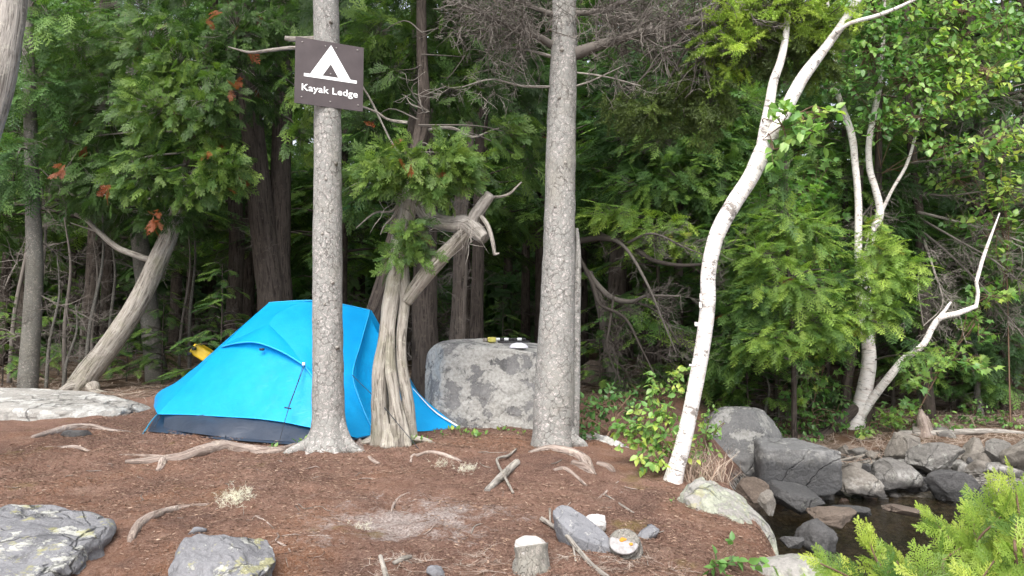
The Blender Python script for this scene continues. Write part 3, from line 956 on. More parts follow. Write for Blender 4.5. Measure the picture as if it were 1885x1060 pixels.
# ------------------------------------------------------------------ twisted cedar
DC = 5.42
bc_ = P(725, 812, DC); bc_[2] = gz(bc_[0], bc_[1])
t3 = thing('cedar_tree', 'twisted pale cedar of three fused stems with a broken leaning limb', 'tree', bc_, None)
mb = MB()
def stem(L, seg=22, n=90, rough=.1, seed=1):
    L = [(723 + (a - 723) * .86, b, d, w * .88) if b > 590 else (a, b, d, w) for a, b, d, w in L]
    p_, r_ = pp(L)
    tube(mb, p_, r_, seg, n, rough, seed, fr=14)
stem([(690, 826, DC - .03, 36), (696, 786, DC - .03, 36), (694, 735, DC - .05, 34), (695, 680, DC - .05, 30), (706, 620, DC - .04, 27), (717, 560, DC - .02, 28), (729, 500, DC, 32), (738, 440, DC, 35), (752, 380, DC, 32), (758, 330, DC, 28)], 28, 110, .16, 11)
stem([(738, 826, DC - .07, 38), (735, 786, DC - .09, 32), (727, 730, DC - .10, 26), (718, 672, DC - .09, 22), (719, 610, DC - .06, 19), (726, 550, DC - .04, 17), (734, 490, DC, 15)], 22, 80, .18, 12)
stem([(774, 828, DC - .02, 18), (762, 786, DC - .03, 25), (753, 730, DC - .05, 25), (744, 680, DC - .05, 22), (741, 620, DC - .03, 21), (744, 560, DC, 22), (742, 510, DC + .02, 25), (738, 460, DC + .02, 25)], 22, 90, .16, 13)
stem([(712, 826, DC + .02, 62), (716, 790, DC + .04, 44), (720, 740, DC + .07, 30), (722, 640, DC + .07, 22)], 20, 50, .14, 14)
for q_ in ([(706, 826, DC - .10, 22), (710, 800, DC - .08, 18), (707, 765, DC - .06, 12), (702, 740, DC - .04, 6)], [(757, 826, DC - .11, 16), (752, 800, DC - .10, 16), (744, 765, DC - .10, 11), (738, 740, DC - .09, 5)], [(722, 828, DC - .13, 16), (722, 806, DC - .11, 14), (718, 780, DC - .08, 8)]):
    stem(q_, 14, 26, .16, 15)
for az, ln, s_ in ((-2.9, .14, .03), (-.35, .22, .028)):
    a_ = np.array([math.cos(az), math.sin(az), 0])
    q = [bc_ + a_ * .06 + [0, 0, .14], bc_ + a_ * .12 + [0, 0, .04]]
    for f in (.6, 1.):
        w = bc_ + a_ * (.12 + ln * f)
        q.append(np.array([w[0], w[1], gz(w[0], w[1]) + (.008 if f < 1 else -.03)]))
    tube(mb, q, [s_, s_, s_ * .6, .01], 10, 18, .15, int(az * 10) + 90)
mb.build('trunk', m_cedar, t3, bc_)
mb = MB()
stem([(756, 345, DC, 29), (765, 285, DC + .05, 27), (780, 200, DC + .15, 24), (776, 60, DC + .2, 20), (778, -200, DC + .2, 14), (780, -520, DC + .2, 6)], 18, 60, .12, 20)
mb.build('upper_trunk', m_cedar_dim, t3, bc_)  # same stem in the darkened bark, crown shade put into its colour
mb = MB()
stem([(748, 555, DC, 24), (765, 530, DC - .03, 27), (800, 487, DC - .1, 30), (830, 455, DC - .15, 27), (852, 432, DC - .18, 24), (868, 418, DC - .2, 26)], 16, 50, .1, 15)
mb.build('leaning_limb', m_cedar, t3, bc_)
mb = MB()
stem([(760, 345, DC, 26), (775, 375, DC, 32), (795, 402, DC - .05, 30), (825, 412, DC - .12, 30), (855, 412, DC - .18, 34), (874, 424, DC - .22, 32), (892, 440, DC - .26, 24)], 18, 60, .16, 16)
stem([(868, 420, DC - .2, 24), (874, 398, DC - .22, 24), (888, 378, DC - .25, 23), (903, 357, DC - .28, 21)], 16, 34, .14, 17)
mb.build('knotted_limb', m_grey_limb, t3, bc_)
mb = MB()
stem([(884, 396, DC - .24, 8), (897, 414, DC - .28, 9), (906, 440, DC - .3, 8), (911, 470, DC - .3, 6)], 8, 24, .12, 18)
stem([(911, 468, DC - .3, 6), (919, 466, DC - .31, 3)], 6, 6, .1, 19)
mb.build('hooked_branch', m_twig_pale, t3, bc_)
# pale curling dead twigs around it
def curly(a, n, L, seed):
    g = np.random.default_rng(seed)
    for i in range(n):
        mb = MB()
        p0 = P(*a)
        d = unit(g.normal(size=3) * [1, .5, .7] + [-.5, -.3, -.4])
        q = [p0]
        for k in range(6):
            d = unit(d + g.normal(size=3) * .45 + [0, 0, .02])
            q.append(q[-1] + d * L * g.uniform(.7, 1.2) / 6)
        tube(mb, q, np.linspace(.0048, .0014, 7), 5, 26)
        for j in range(5):
            b = q[g.integers(1, 6)]
            e = unit(g.normal(size=3) + d * .6)
            tube(mb, [b, b + e * .07, b + e * .12 + g.normal(size=3) * .03], [.003, .002, .001], 4, 8)
        mb.build('curled_twig', m_twig_pale, t3, bc_)
curly((758, 350, DC - .05), 7, .42, 5)
curly((748, 425, DC - .08), 4, .30, 6)
curly((870, 400, DC - .2), 5, .34, 7)
curly((790, 205, DC + .1), 3, .4, 8)
def tw(L, seed=0):
    mb = MB()
    p_, r_ = pp(L)
    tube(mb, p_, r_, 6, 40, .1, seed)
    mb.build('curled_twig', m_twig_pale, t3, bc_)
tw([(865, 330, DC, 6), (880, 352, DC, 6), (905, 362, DC, 5), (935, 358, DC, 5), (960, 335, DC, 3)])
tw([(650, 190, DC, 4), (690, 205, DC, 5), (715, 220, DC, 5), (750, 226, DC, 7)])
tw([(780, 240, DC + .15, 6), (830, 235, DC + .2, 6), (870, 252, DC + .2, 5), (905, 240, DC + .2, 3), (960, 222, DC + .2, 2)])
tw([(640, 120, DC, 2), (680, 180, DC, 4), (720, 260, DC, 4), (750, 300, DC, 5)])
tw([(655, 420, DC - .1, 2), (690, 392, DC - .1, 4), (722, 388, DC - .1, 5), (738, 362, DC - .08, 6)])
tw([(700, 432, DC - .1, 2), (708, 415, DC - .1, 4), (724, 398, DC - .1, 5), (735, 375, DC - .08, 6)])
fm = MB()
for px, py, d, rx, ry, n, ap, a in (
        (700, 315, 5.2, 45, 50, 75, (765, 300), (.4, .84)), (745, 300, 5.15, 48, 42, 75, (765, 280), (.4, .84)),
        (820, 295, 5.1, 55, 45, 95, (768, 270), (.35, .8)), (800, 340, 5.15, 40, 35, 50, (768, 300), (.4, .8)),
        (855, 310, 5.15, 30, 35, 35, (768, 280), (.3, .8)), (755, 425, 5.25, 34, 36, 38, (745, 420), (.3, .75)),
        (775, 470, 5.3, 24, 18, 14, (745, 470), (.3, .75)), (725, 470, 5.25, 18, 30, 14, (735, 470), (.2, .7)),
        (940, 245, 5.5, 55, 40, 60, (770, 230), (.3, .75)), (975, 300, 5.7, 40, 40, 30, (770, 230), (.2, .6)),
        (830, 170, 5.9, 70, 60, 90, (772, 180), (.1, .6)), (720, 130, 5.8, 75, 70, 110, (775, 120), (.05, .6)),
        (700, 60, 5.7, 60, 50, 70, (777, 60), (.3, .75)), (830, 60, 5.9, 90, 70, 110, (777, 60), (.05, .6)),
        (660, 350, 5.6, 30, 45, 30, (765, 310), (.2, .6)), (680, 230, 5.9, 50, 60, 50, (770, 220), (.0, .4)),
        (880, 110, 6.0, 70, 60, 70, (777, 100), (.0, .5)), (790, -40, 5.8, 170, 70, 200, (778, -40), (.1, .7))):
    tm = MB()
    pblob(fm, tm, px, py, d, rx, ry, int(n * 1.8), P(*ap, DC), CEDAR, .118 if d < 5.6 else .165, mode='cedar', a=a, droop=.25, orange=.006, br=.006)
    tm.build('branch', m_twig, t3, bc_)
fm.build('crown', f_cedar, t3, bc_)

# ------------------------------------------------------------------ leaning cedar at left
b4, d4 = hit(140, 718)
t4 = thing('cedar_tree', 'leaning pale cedar behind the flat left rock with a bare side branch', 'tree', b4, None)
mb = MB()
def lean(L, n=110, seg=26, rough=.08, seed=2):
    p_, r_ = pp([(a, b, d4 + e, w * .78) for a, b, e, w in L])
    tube(mb, p_, r_, seg, n, rough, seed, fr=12)
lean([(128, 735, 0, 60), (160, 690, 0, 56), (205, 632, 0, 50), (255, 555, 0, 47), (295, 470, 0, 44), (325, 400, -.02, 37), (338, 345, -.04, 33)])
lean([(150, 705, -.03, 34), (128, 712, -.12, 22), (108, 722, -.2, 12)], 14, 12, .1, 7)
lean([(170, 712, -.03, 34), (178, 724, -.1, 22), (215, 727, -.16, 10)], 14, 12, .1, 8)
mb.build('trunk', m_cedar, t4, b4)
mb = MB()
lean([(334, 360, -.03, 33), (347, 310, -.05, 30), (362, 240, -.1, 26), (380, 130, .1, 22), (395, 0, .1, 18), (405, -200, .1, 12), (410, -500, .1, 5)], 60, 16)
mb.build('upper_trunk', m_cedar_dim, t4, b4)  # upper stem takes the darkened bark, shade under the foliage as colour
mb = MB()
lean([(275, 478, -.02, 16), (245, 468, -.04, 15), (215, 455, -.06, 14), (185, 430, -.08, 12), (162, 407, -.1, 11), (138, 394, -.12, 9)], 40, 9, .14, 9)
lean([(185, 428, -.08, 6), (160, 420, -.05, 4), (130, 410, 0, 2)], 16, 6, .1, 10)
mb.build('bare_branch', m_twig_pale, t4, b4)
fm = MB()
for px, py, dd, rx, ry, n, ap, a in (
        (410, 310, -.7, 50, 45, 90, (345, 320), (.3, .84)), (345, 340, -.5, 45, 45, 55, (340, 340), (.2, .7)),
        (260, 320, -.6, 60, 50, 90, (350, 300), (.2, .7)), (170, 330, -.3, 60, 60, 75, (350, 280), (.1, .5)),
        (300, 200, -.6, 80, 70, 140, (365, 220), (.3, .8)), (390, 180, -.7, 50, 60, 70, (372, 190), (.2, .7)),
        (200, 200, -.2, 80, 80, 130, (370, 190), (.1, .55)), (270, 80, -.4, 90, 70, 140, (385, 90), (.2, .7)),
        (440, 60, -.5, 80, 60, 100, (390, 60), (.05, .55)), (150, 80, 0, 80, 80, 120, (385, 90), (.2, .7)),
        (300, 400, -.2, 60, 30, 45, (330, 390), (.1, .5)), (230, 385, .2, 60, 40, 50, (330, 360), (.0, .4)),
        (120, 260, -.3, 50, 70, 60, (365, 240), (.2, .75)), (350, -60, -.2, 200, 60, 200, (400, -60), (.1, .6)), (385, 250, -.5, 40, 40, 45, (362, 240), (.3, .8)), (390, 110, -.4, 50, 60, 70, (380, 110), (.1, .6)), (330, 120, -.5, 60, 50, 80, (385, 120), (.3, .8)),
        (480, 150, .1, 50, 70, 60, (385, 120), (.0, .4))):
    tm = MB()
    pblob(fm, tm, px, py, d4 + dd, rx, ry, int(n * 2.1), P(*ap, d4 - .05), CEDAR, .168, mode='cedar', a=a, droop=.35, orange=.006)
    tm.build('branch', m_grey_limb, t4, b4)
# browned sprays seen on it
for px, py in ((380, 30), (288, 398), (200, 347), (120, 312), (430, 165), (285, 405)):
    blob(fm, None, P(px, py, d4 - .9), (.05, .06, .07), 5, P(345, 320, d4), CEDAR, .12, a=(1.03, 1.1), droop=.6)
fm.build('crown', f_cedar, t4, b4)
# foliage beside the sign spruce belongs to a cedar standing behind the tent

# ------------------------------------------------------------------ other single trees with visible trunks
def trunk_tree(name, label, L, mat, seed, blobs=(), tmpl=CEDAR, size=.26, fmat=f_cedar, mode='cedar', deads=0, dl=.5, seg=16, group=None, rough=.09, extra=()):
    p_, r_ = pp(L)
    b = p_[0].copy()
    b[2] = min(b[2], gz(b[0], b[1]))
    if p_[0][2] > b[2] + .02:
        p_ = np.vstack([[p_[0][0], p_[0][1], b[2] - .03], p_]); r_ = np.concatenate([[r_[0] * 1.15], r_])
    t = thing(name, label, 'tree', b, group)
    m = MB()
    tube(m, p_, r_, seg, 90, rough, seed, fr=12)
    for e in extra:
        a_, c_ = pp(e)
        tube(m, a_, c_, max(6, seg // 2), 40, rough, seed + 1)
    m.build('trunk', mat, t, b)
    if blobs:
        fm = MB()
        for px, py, d, rx, ry, n, ap, a in blobs:
            tm = MB()
            pblob(fm, tm, px, py, d, rx, ry, n, P(*ap), tmpl, size, mode=mode, a=a, droop=.3, orange=.0015 if mode == 'hem' else .003)
            tm.build('branch', m_twig, t, b)
        fm.build('crown', fmat, t, b)
    if deads:
        c = spline(p_, 200)
        for k in rng.integers(15, 150, deads):
            m = MB()
            D = unit(rng.normal(size=(1, 3)) * [1, 1, .35] + [0, 0, -.1])
            stamp(m, DEAD, c[k:k + 1], D, rng.normal(size=(1, 3)), dl * rng.uniform(.4, 1.1, 1), .5)
            m.build('dead_branch', m_twig, t, b)
    return t

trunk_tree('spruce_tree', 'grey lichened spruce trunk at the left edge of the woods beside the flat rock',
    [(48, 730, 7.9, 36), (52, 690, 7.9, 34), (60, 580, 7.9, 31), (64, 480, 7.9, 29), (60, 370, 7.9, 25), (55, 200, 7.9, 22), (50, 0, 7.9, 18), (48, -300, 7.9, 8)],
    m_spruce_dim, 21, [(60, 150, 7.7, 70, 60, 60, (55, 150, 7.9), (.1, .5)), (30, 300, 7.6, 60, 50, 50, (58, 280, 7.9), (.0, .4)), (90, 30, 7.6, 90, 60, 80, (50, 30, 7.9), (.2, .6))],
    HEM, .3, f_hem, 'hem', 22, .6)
trunk_tree('leaning_tree', 'silvery bare trunk leaning in at the top left corner of the view',
    [(-150, 900, 4.6, 66), (-120, 700, 4.6, 60), (-72, 450, 4.6, 56), (-30, 260, 4.6, 53), (2, 140, 4.6, 51), (24, 0, 4.6, 48), (45, -200, 4.6, 40), (60, -700, 4.7, 20)],
    m_grey_limb, 22, [(60, -500, 4.7, 200, 120, 120, (60, -500, 4.7), (.2, .7)), (120, -250, 4.9, 120, 80, 60, (52, -300, 4.6), (.2, .7))], CEDAR, .25)
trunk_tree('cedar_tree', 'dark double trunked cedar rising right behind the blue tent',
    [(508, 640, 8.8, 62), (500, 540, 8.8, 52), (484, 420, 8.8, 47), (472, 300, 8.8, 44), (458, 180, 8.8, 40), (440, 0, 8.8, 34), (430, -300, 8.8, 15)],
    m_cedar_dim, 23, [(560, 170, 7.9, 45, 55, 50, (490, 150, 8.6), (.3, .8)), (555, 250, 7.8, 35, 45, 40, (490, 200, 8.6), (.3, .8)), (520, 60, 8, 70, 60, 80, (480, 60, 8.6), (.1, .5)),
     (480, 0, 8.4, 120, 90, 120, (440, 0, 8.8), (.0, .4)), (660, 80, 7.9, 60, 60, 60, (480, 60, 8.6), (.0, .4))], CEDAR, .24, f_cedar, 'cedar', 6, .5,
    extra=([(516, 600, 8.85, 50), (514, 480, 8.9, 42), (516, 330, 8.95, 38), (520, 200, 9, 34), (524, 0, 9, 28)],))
trunk_tree('cedar_tree', 'dark brown straight cedar trunk right behind the twisted cedar',
    [(782, 740, 7.2, 66), (783, 690, 7.2, 52), (782, 580, 7.2, 47), (783, 450, 7.2, 43), (787, 330, 7.2, 38), (786, 220, 7.2, 34), (772, 60, 7.2, 28), (760, -200, 7.2, 15)],
    m_cedar_dim, 24, [(900, -20, 7.4, 150, 60, 150, (765, -20, 7.2), (.0, .45)), (640, 0, 7.2, 80, 70, 80, (765, 0, 7.2), (.0, .45))], CEDAR, .24, f_cedar, 'cedar', 8, .6)
trunk_tree('leaning_tree', 'reddish brown leaning trunk between the tent and the twisted cedar',
    [(672, 660, 7.0, 42), (690, 580, 7.0, 36), (708, 520, 7.0, 34), (722, 460, 7.0, 32), (742, 380, 7.0, 28), (760, 250, 7.0, 22), (770, 50, 7.0, 14)],
    m_cedar_dim, 25)
trunk_tree('cedar_tree', 'brown stringy barked trunk behind the left half of the large boulder',
    [(840, 650, 7.6, 32), (844, 580, 7.6, 28), (848, 470, 7.6, 27), (847, 400, 7.6, 26), (856, 320, 7.6, 28), (862, 200, 7.6, 24), (866, 0, 7.6, 18), (866, -250, 7.6, 8)],
    m_cedar_mid, 26, [(930, 150, 7.6, 70, 70, 80, (862, 150, 7.6), (.0, .4)), (960, 40, 7.6, 80, 70, 90, (865, 40, 7.6), (.0, .4))], CEDAR, .26, f_cedar, 'cedar', 5, .5)
trunk_tree('conifer_tree', 'dark slim trunk in shade behind the right half of the boulder',
    [(876, 650, 8.4, 30), (878, 560, 8.4, 24), (881, 440, 8.4, 23), (884, 320, 8.4, 24), (890, 100, 8.4, 20), (892, -200, 8.4, 10)],
    m_cedar_dim, 27, [(960, 200, 8.5, 90, 90, 90, (888, 200, 8.4), (.0, .35)), (840, 90, 8.6, 90, 80, 80, (890, 100, 8.4), (.0, .35))], HEM, .34, f_hem, 'hem', 6, .5)
trunk_tree('conifer_tree', 'pale grey trunk standing in shade behind the leaning cedar',
    [(290, 710, 9.3, 42), (282, 640, 9.3, 36), (270, 540, 9.3, 33), (258, 440, 9.3, 31), (250, 300, 9.3, 27), (240, 100, 9.3, 22), (235, -200, 9.3, 10)],
    m_spruce_dim, 28, [(230, 330, 9.2, 90, 60, 80, (252, 320, 9.3), (.0, .4)), (160, 200, 9.2, 120, 100, 110, (245, 200, 9.3), (.0, .45)), (330, 150, 9.2, 120, 100, 110, (245, 150, 9.3), (.0, .4)), (240, 0, 9.2, 200, 90, 150, (240, 0, 9.3), (.1, .5))], HEM, .36, f_hem, 'hem', 14, .6)
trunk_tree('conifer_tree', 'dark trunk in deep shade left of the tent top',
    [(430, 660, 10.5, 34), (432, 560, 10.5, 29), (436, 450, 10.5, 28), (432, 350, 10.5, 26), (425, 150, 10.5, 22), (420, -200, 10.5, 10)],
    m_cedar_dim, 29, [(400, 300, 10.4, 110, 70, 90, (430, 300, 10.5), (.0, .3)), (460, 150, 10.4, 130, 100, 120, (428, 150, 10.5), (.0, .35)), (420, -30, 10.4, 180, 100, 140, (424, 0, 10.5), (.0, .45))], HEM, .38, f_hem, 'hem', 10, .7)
trunk_tree('conifer_tree', 'brown trunk in shade right of the pinkish grey spruce with curving dead boughs',
    [(1128, 705, 9.0, 42), (1132, 620, 9.0, 36), (1136, 520, 9.0, 34), (1142, 420, 9.0, 31), (1150, 250, 9.0, 26), (1155, 0, 9.0, 20), (1158, -300, 9.0, 8)],
    m_cedar_dim, 30, [(1170, 300, 8.8, 110, 60, 110, (1148, 280, 9), (.0, .45)), (1260, 200, 8.6, 110, 70, 120, (1150, 220, 9), (.05, .5)), (1130, 180, 8.9, 90, 80, 90, (1152, 180, 9), (.0, .35)),
     (1290, 300, 8.4, 80, 60, 90, (1148, 290, 9), (.1, .6)), (1330, 230, 8.6, 70, 70, 80, (1150, 230, 9), (.1, .6)), (1200, 80, 8.9, 150, 80, 130, (1154, 80, 9), (.0, .4))], HEM, .36, f_hem, 'hem', 5, .5)
# its big curved dead boughs in front of the dark hollow
t5 = thing('dead_tree', 'fallen tangle of long bare curved boughs between spruce and birch', 'dead tree', P(1135, 705, 8.3), None)
b5 = P(1135, 705, 8.3); b5[2] = gz(b5[0], b5[1]); t5.location = b5
mb = MB()
tube(mb, np.vstack([b5 - [0, 0, .03], P(1120, 640, 8.35), P(1105, 560, 8.3), P(1085, 500, 8.2)]), [.07, .06, .05, .03], 12, 40, .12, 4)
mb.build('trunk', m_twig, t5, b5)
for i, L in enumerate((
        [(1060, 445, 8.2, 20), (1110, 438, 8.0, 20), (1160, 452, 7.9, 18), (1200, 478, 7.7, 15), (1250, 488, 7.5, 11), (1300, 486, 7.4, 8)],
        [(1080, 500, 8.2, 18), (1105, 530, 8.0, 18), (1130, 550, 7.9, 17), (1165, 555, 7.7, 13), (1190, 545, 7.5, 9), (1250, 545, 7.3, 6)],
        [(1065, 470, 8.2, 13), (1090, 520, 8, 13), (1105, 560, 7.8, 11), (1150, 585, 7.6, 9), (1180, 640, 7.4, 6), (1205, 690, 7.3, 4)],
        [(1105, 430, 8.1, 12), (1150, 455, 7.8, 11), (1190, 520, 7.5, 8), (1220, 590, 7.3, 6), (1245, 650, 7.2, 3)],
        [(1130, 545, 7.9, 8), (1122, 600, 7.6, 7), (1118, 640, 7.5, 5), (1135, 690, 7.4, 3)],
        [(1150, 450, 7.9, 9), (1200, 430, 7.6, 7), (1260, 455, 7.4, 5), (1310, 475, 7.3, 3)],
        [(1165, 555, 7.7, 8), (1210, 575, 7.5, 6), (1255, 640, 7.3, 3)])):
    dead_bough(L, 13, .38, .6, 60 + i, m_twig if i % 2 else m_twig_dark, 'bare_bough', t5, b5, (.5, -.2, -.2))

# ------------------------------------------------------------------ white birch
bb, db = hit(1240, 884)
def birch_part(par, org, L, name='trunk', seg=24, n=160, rough=.04, seed=3, mat=None, slim=.84):
    m = MB()
    for l in L:
        p_, r_ = pp([(a, b, db + e, w * slim) for a, b, e, w in l])
        tube(m, p_, r_, seg, n, rough, seed, fr=14)
    return m.build(name, mat or m_birch, par, org)
t6 = thing('birch_tree', 'white paper birch leaning right from the edge of the mound with a high fork', 'tree', bb, None)
birch_part(t6, bb, [
    [(1235, 905, 0, 50), (1243, 868, 0, 38), (1258, 815, 0, 34), (1278, 720, 0, 33), (1293, 640, 0, 33), (1303, 560, 0, 33), (1304, 500, 0, 33), (1320, 432, 0, 35), (1350, 375, 0, 36), (1382, 325, 0, 36), (1408, 270, 0, 38), (1436, 222, 0, 31), (1472, 152, 0, 28), (1498, 115, 0, 25), (1522, 84, 0, 20), (1560, 30, 0, 19), (1610, -60, 0, 16), (1700, -250, .1, 11), (1780, -500, .2, 5)],
    [(1400, 285, 0, 24), (1407, 240, 0, 24), (1416, 195, 0, 22), (1424, 150, 0, 20), (1438, 108, 0, 17), (1448, 50, .05, 14), (1455, -80, .1, 11), (1470, -300, .1, 5)]])
birch_part(t6, bb, [[(1525, 75, 0, 9), (1560, 45, -.1, 9), (1610, 30, -.15, 9), (1650, 15, -.2, 8), (1700, -10, -.25, 6), (1780, -60, -.3, 4)]], 'branch', 10, 50, .1, 5)
m = MB()
def bcurl(px, py, w, h, s):
    """a curl of peeling bark"""
    c = P(px, py, db - .03)
    k = 9
    V, Q = [], []
    for i in range(k):
        t = i / (k - 1) * 4.2
        r_ = w * (1 - t / 9)
        for z in (-h, 0, h):
            V.append(c + [-r_ * math.sin(t) * s - w * s * .6, -.012 - r_ * .6 * (1 - math.cos(t)), z + .2 * h * math.sin(t + z * 30)])
    for i in range(k - 1):
        for j in range(2):
            a = i * 3 + j
            Q.append([a, a + 3, a + 4, a + 1])
    m.add(V, Q)
for a in ((1292, 548, .012, .02, 1), (1291, 562, .012, .018, 1), (1286, 597, .020, .012, 1), (1290, 613, .014, .01, 1), (1276, 672, .02, .006, 1), (1262, 790, .012, .02, 1)):
    bcurl(*a)
m.build('peeling_bark', m_birch, [k for k in kids(t6) if k.name.startswith('trunk')][0], bb)
fm, tm = MB(), MB()
for px, py, rx, ry, n, ap in ((1440, 230, 50, 35, 60, (1420, 250)), (1480, 235, 45, 40, 55, (1432, 235)), (1425, 275, 25, 20, 22, (1412, 265)), (1510, 215, 22, 35, 22, (1440, 225)), (1448, 200, 25, 14, 12, (1440, 220))):
    r = db / F
    leaves(fm, tm, P(px, py, db - .15), (rx * r, .18, ry * r), n, BIRCH, .068, P(*ap, db), (.3, .84))
for px, py, rx, ry, n in ((1600, -130, 150, 90, 260), (1720, -260, 200, 120, 300), (1500, -250, 120, 100, 200)):
    r = db / F
    leaves(fm, tm, P(px, py, db - .1), (rx * r, .5, ry * r), n, BIRCH, .068, P(1590, -40, db), (.2, .8))
fm.build('leaves', f_leaf, t6, bb); tm.build('twigs', m_twig_brown, t6, bb)

# ------------------------------------------------------------------ birch clump on the far bank
b7, d7 = hit(1578, 788)
d7 = min(d7, 9.2)
t7 = thing('birch_tree', 'white birch with several crooked stems on the far bank above the rocks', 'tree', b7, None)
db_keep, db = db, d7
birch_part(t7, b7, [
    [(1570, 800, 0, 46), (1580, 760, 0, 36), (1592, 715, 0, 33), (1600, 665, 0, 31), (1596, 620, 0, 27), (1584, 580, 0, 18), (1580, 520, 0, 16), (1580, 440, 0, 16), (1580, 370, 0, 15), (1574, 300, 0, 15), (1568, 250, 0, 16), (1552, 200, 0, 13), (1541, 165, 0, 11), (1540, 120, 0, 9), (1528, 60, 0, 7), (1520, -60, 0, 5)],
    [(1598, 640, 0, 22), (1596, 560, 0, 20), (1594, 490, 0, 18), (1606, 430, 0, 18), (1620, 390, 0, 17), (1612, 350, 0, 15), (1601, 310, 0, 14), (1600, 260, 0, 13), (1612, 195, 0, 13), (1622, 140, 0, 11), (1626, 60, 0, 9), (1630, -60, 0, 6)],
    [(1580, 770, -.02, 24), (1610, 728, -.1, 18), (1640, 690, -.2, 17), (1662, 663, -.25, 15), (1698, 636, -.3, 14), (1715, 605, -.32, 13), (1731, 585, -.34, 13), (1765, 576, -.36, 12), (1798, 563, -.38, 9)],
    [(1724, 590, -.33, 8), (1740, 570, -.33, 7), (1750, 556, -.33, 5)],
    [(1622, 392, 0, 8), (1642, 350, -.1, 7), (1668, 305, -.15, 7), (1684, 255, -.2, 6), (1695, 205, -.2, 5), (1706, 176, -.2, 3)],
    [(1797, 520, -.4, 8), (1808, 480, -.4, 8), (1822, 440, -.4, 6), (1840, 392, -.4, 3)], [(1797, 563, -.38, 8), (1800, 540, -.39, 8), (1797, 520, -.4, 8)]], seg=14, n=120, rough=.09, seed=8)
birch_part(t7, b7, [[(1480, 822, -.35, 26), (1510, 803, -.3, 28), (1545, 775, -.15, 30), (1572, 752, -.02, 26)], [(1588, 800, .05, 36), (1592, 740, .08, 30), (1598, 660, .1, 26), (1606, 560, .2, 22), (1615, 380, .3, 17), (1620, 100, .3, 12)],
    [(1552, 770, .12, 24), (1560, 700, .12, 22), (1570, 640, .12, 20), (1578, 540, .2, 16), (1585, 300, .2, 10)]], 'grey_stem', 12, 50, .12, 9, m_cedar_dim)
fm, tm = MB(), MB()
for px, py, e, rx, ry, n, a in ((1600, 90, -.3, 75, 70, 420, (.05, .65)), (1680, 140, -.4, 80, 70, 420, (.1, .7)), (1760, 100, -.5, 80, 50, 300, (.35, .84)), (1640, 30, -.4, 110, 50, 400, (.1, .75)),
        (1760, 170, -.6, 70, 50, 240, (.4, .84)), (1700, 215, -.5, 60, 35, 180, (.2, .75)), (1820, 130, -.7, 65, 50, 220, (.4, .85)), (1770, 20, -.5, 120, 45, 340, (.2, .8)), (1735, 270, -.5, 60, 25, 110, (.3, .8)),
        (1560, 150, -.2, 50, 60, 200, (.05, .5)), (1620, 220, -.3, 40, 40, 100, (.05, .5)), (1840, 260, -.7, 60, 40, 160, (.4, .86)), (1850, 40, -.7, 70, 70, 240, (.1, .7)), (1660, -80, -.3, 160, 70, 450, (.1, .7))):
    r = d7 / F
    leaves(fm, tm, P(px, py, d7 + e), (rx * r, .35, ry * r), n, BIRCH, .085, P(1622, min(py + 90, 320), d7), a)
fm.build('leaves', f_leaf, t7, b7); tm.build('twigs', m_twig_brown, t7, b7)
db = db_keep

# ------------------------------------------------------------------ maple saplings and leafy shrubs
def shrub(name, label, px, py, blobs, tmpl, size, cat='shrub', a=(.1, .7), group=None, mat=None, stem=m_twig_brown, br=.008, dmax=40):
    b, d = hit(px, py)
    d = min(d, dmax)
    t = thing(name, label, cat, b, group)
    fm, tm = MB(), MB()
    cs = [P(q[0], q[1], d + q[2]) for q in blobs]
    top = max(cs, key=lambda c: c[2])
    main = spline([b - [0, 0, .02], b * .6 + top * .4 + [R(-.04, .04), 0, .02], top], 40)
    tube(tm, main[::4], np.linspace(br * 1.3, br * .4, len(main[::4])), 6, 30, .1)
    for q, c in zip(blobs, cs):
        r = d / F
        k = int(np.argmin(np.abs(main[:, 2] - (b[2] + (c[2] - b[2]) * .7))))
        leaves(fm, tm, c, (q[3] * r, max(.12, .5 * (q[3] + q[4]) * r), q[4] * r), q[5], tmpl, size, main[k], q[6] if len(q) > 6 else a, br)
    fm.build('leaves', mat or f_leaf, t, b); tm.build('stems', stem, t, b)
    return t
shrub('birch_sapling', 'young yellow green birch sapling growing at the foot of the leaning white birch', 1205, 872,
      [(1215, 770, 0, 45, 45, 170), (1180, 800, .05, 40, 40, 120), (1235, 830, -.05, 35, 30, 80), (1255, 690, 0, 14, 40, 34), (1225, 715, 0, 35, 25, 55), (1160, 790, .1, 30, 20, 40), (1200, 850, -.1, 45, 22, 70)], BIRCH, .048, 'sapling', (.3, .87), br=.004)
shrub('leafy_shrub', 'thin leggy shrub with small leaves between birch and grey boulder', 1300, 878,
      [(1302, 770, 0, 16, 22, 40), (1300, 810, 0, 24, 30, 50), (1318, 790, 0, 16, 30, 30), (1290, 850, 0, 24, 25, 40)], BIRCH, .04, 'shrub', (.3, .84), br=.004)
shrub('maple_sapling', 'maple sapling with broad dark green leaves behind the small fir', 1480, 790,
      [(1478, 350, .4, 65, 55, 130), (1520, 410, .4, 45, 50, 70), (1450, 400, .3, 50, 45, 60), (1500, 470, .4, 50, 50, 70), (1530, 520, .3, 40, 30, 40)], MAPLE, .13, 'sapling', (.1, .55))
shrub('maple_sapling', 'low maple sapling with bright green leaves above the block shaped shore rock', 1490, 800,
      [(1500, 690, 0, 70, 35, 110), (1470, 655, .1, 60, 40, 90), (1530, 640, .1, 40, 45, 60), (1450, 720, -.05, 40, 30, 40)], MAPLE, .085, 'sapling', (.3, .8))
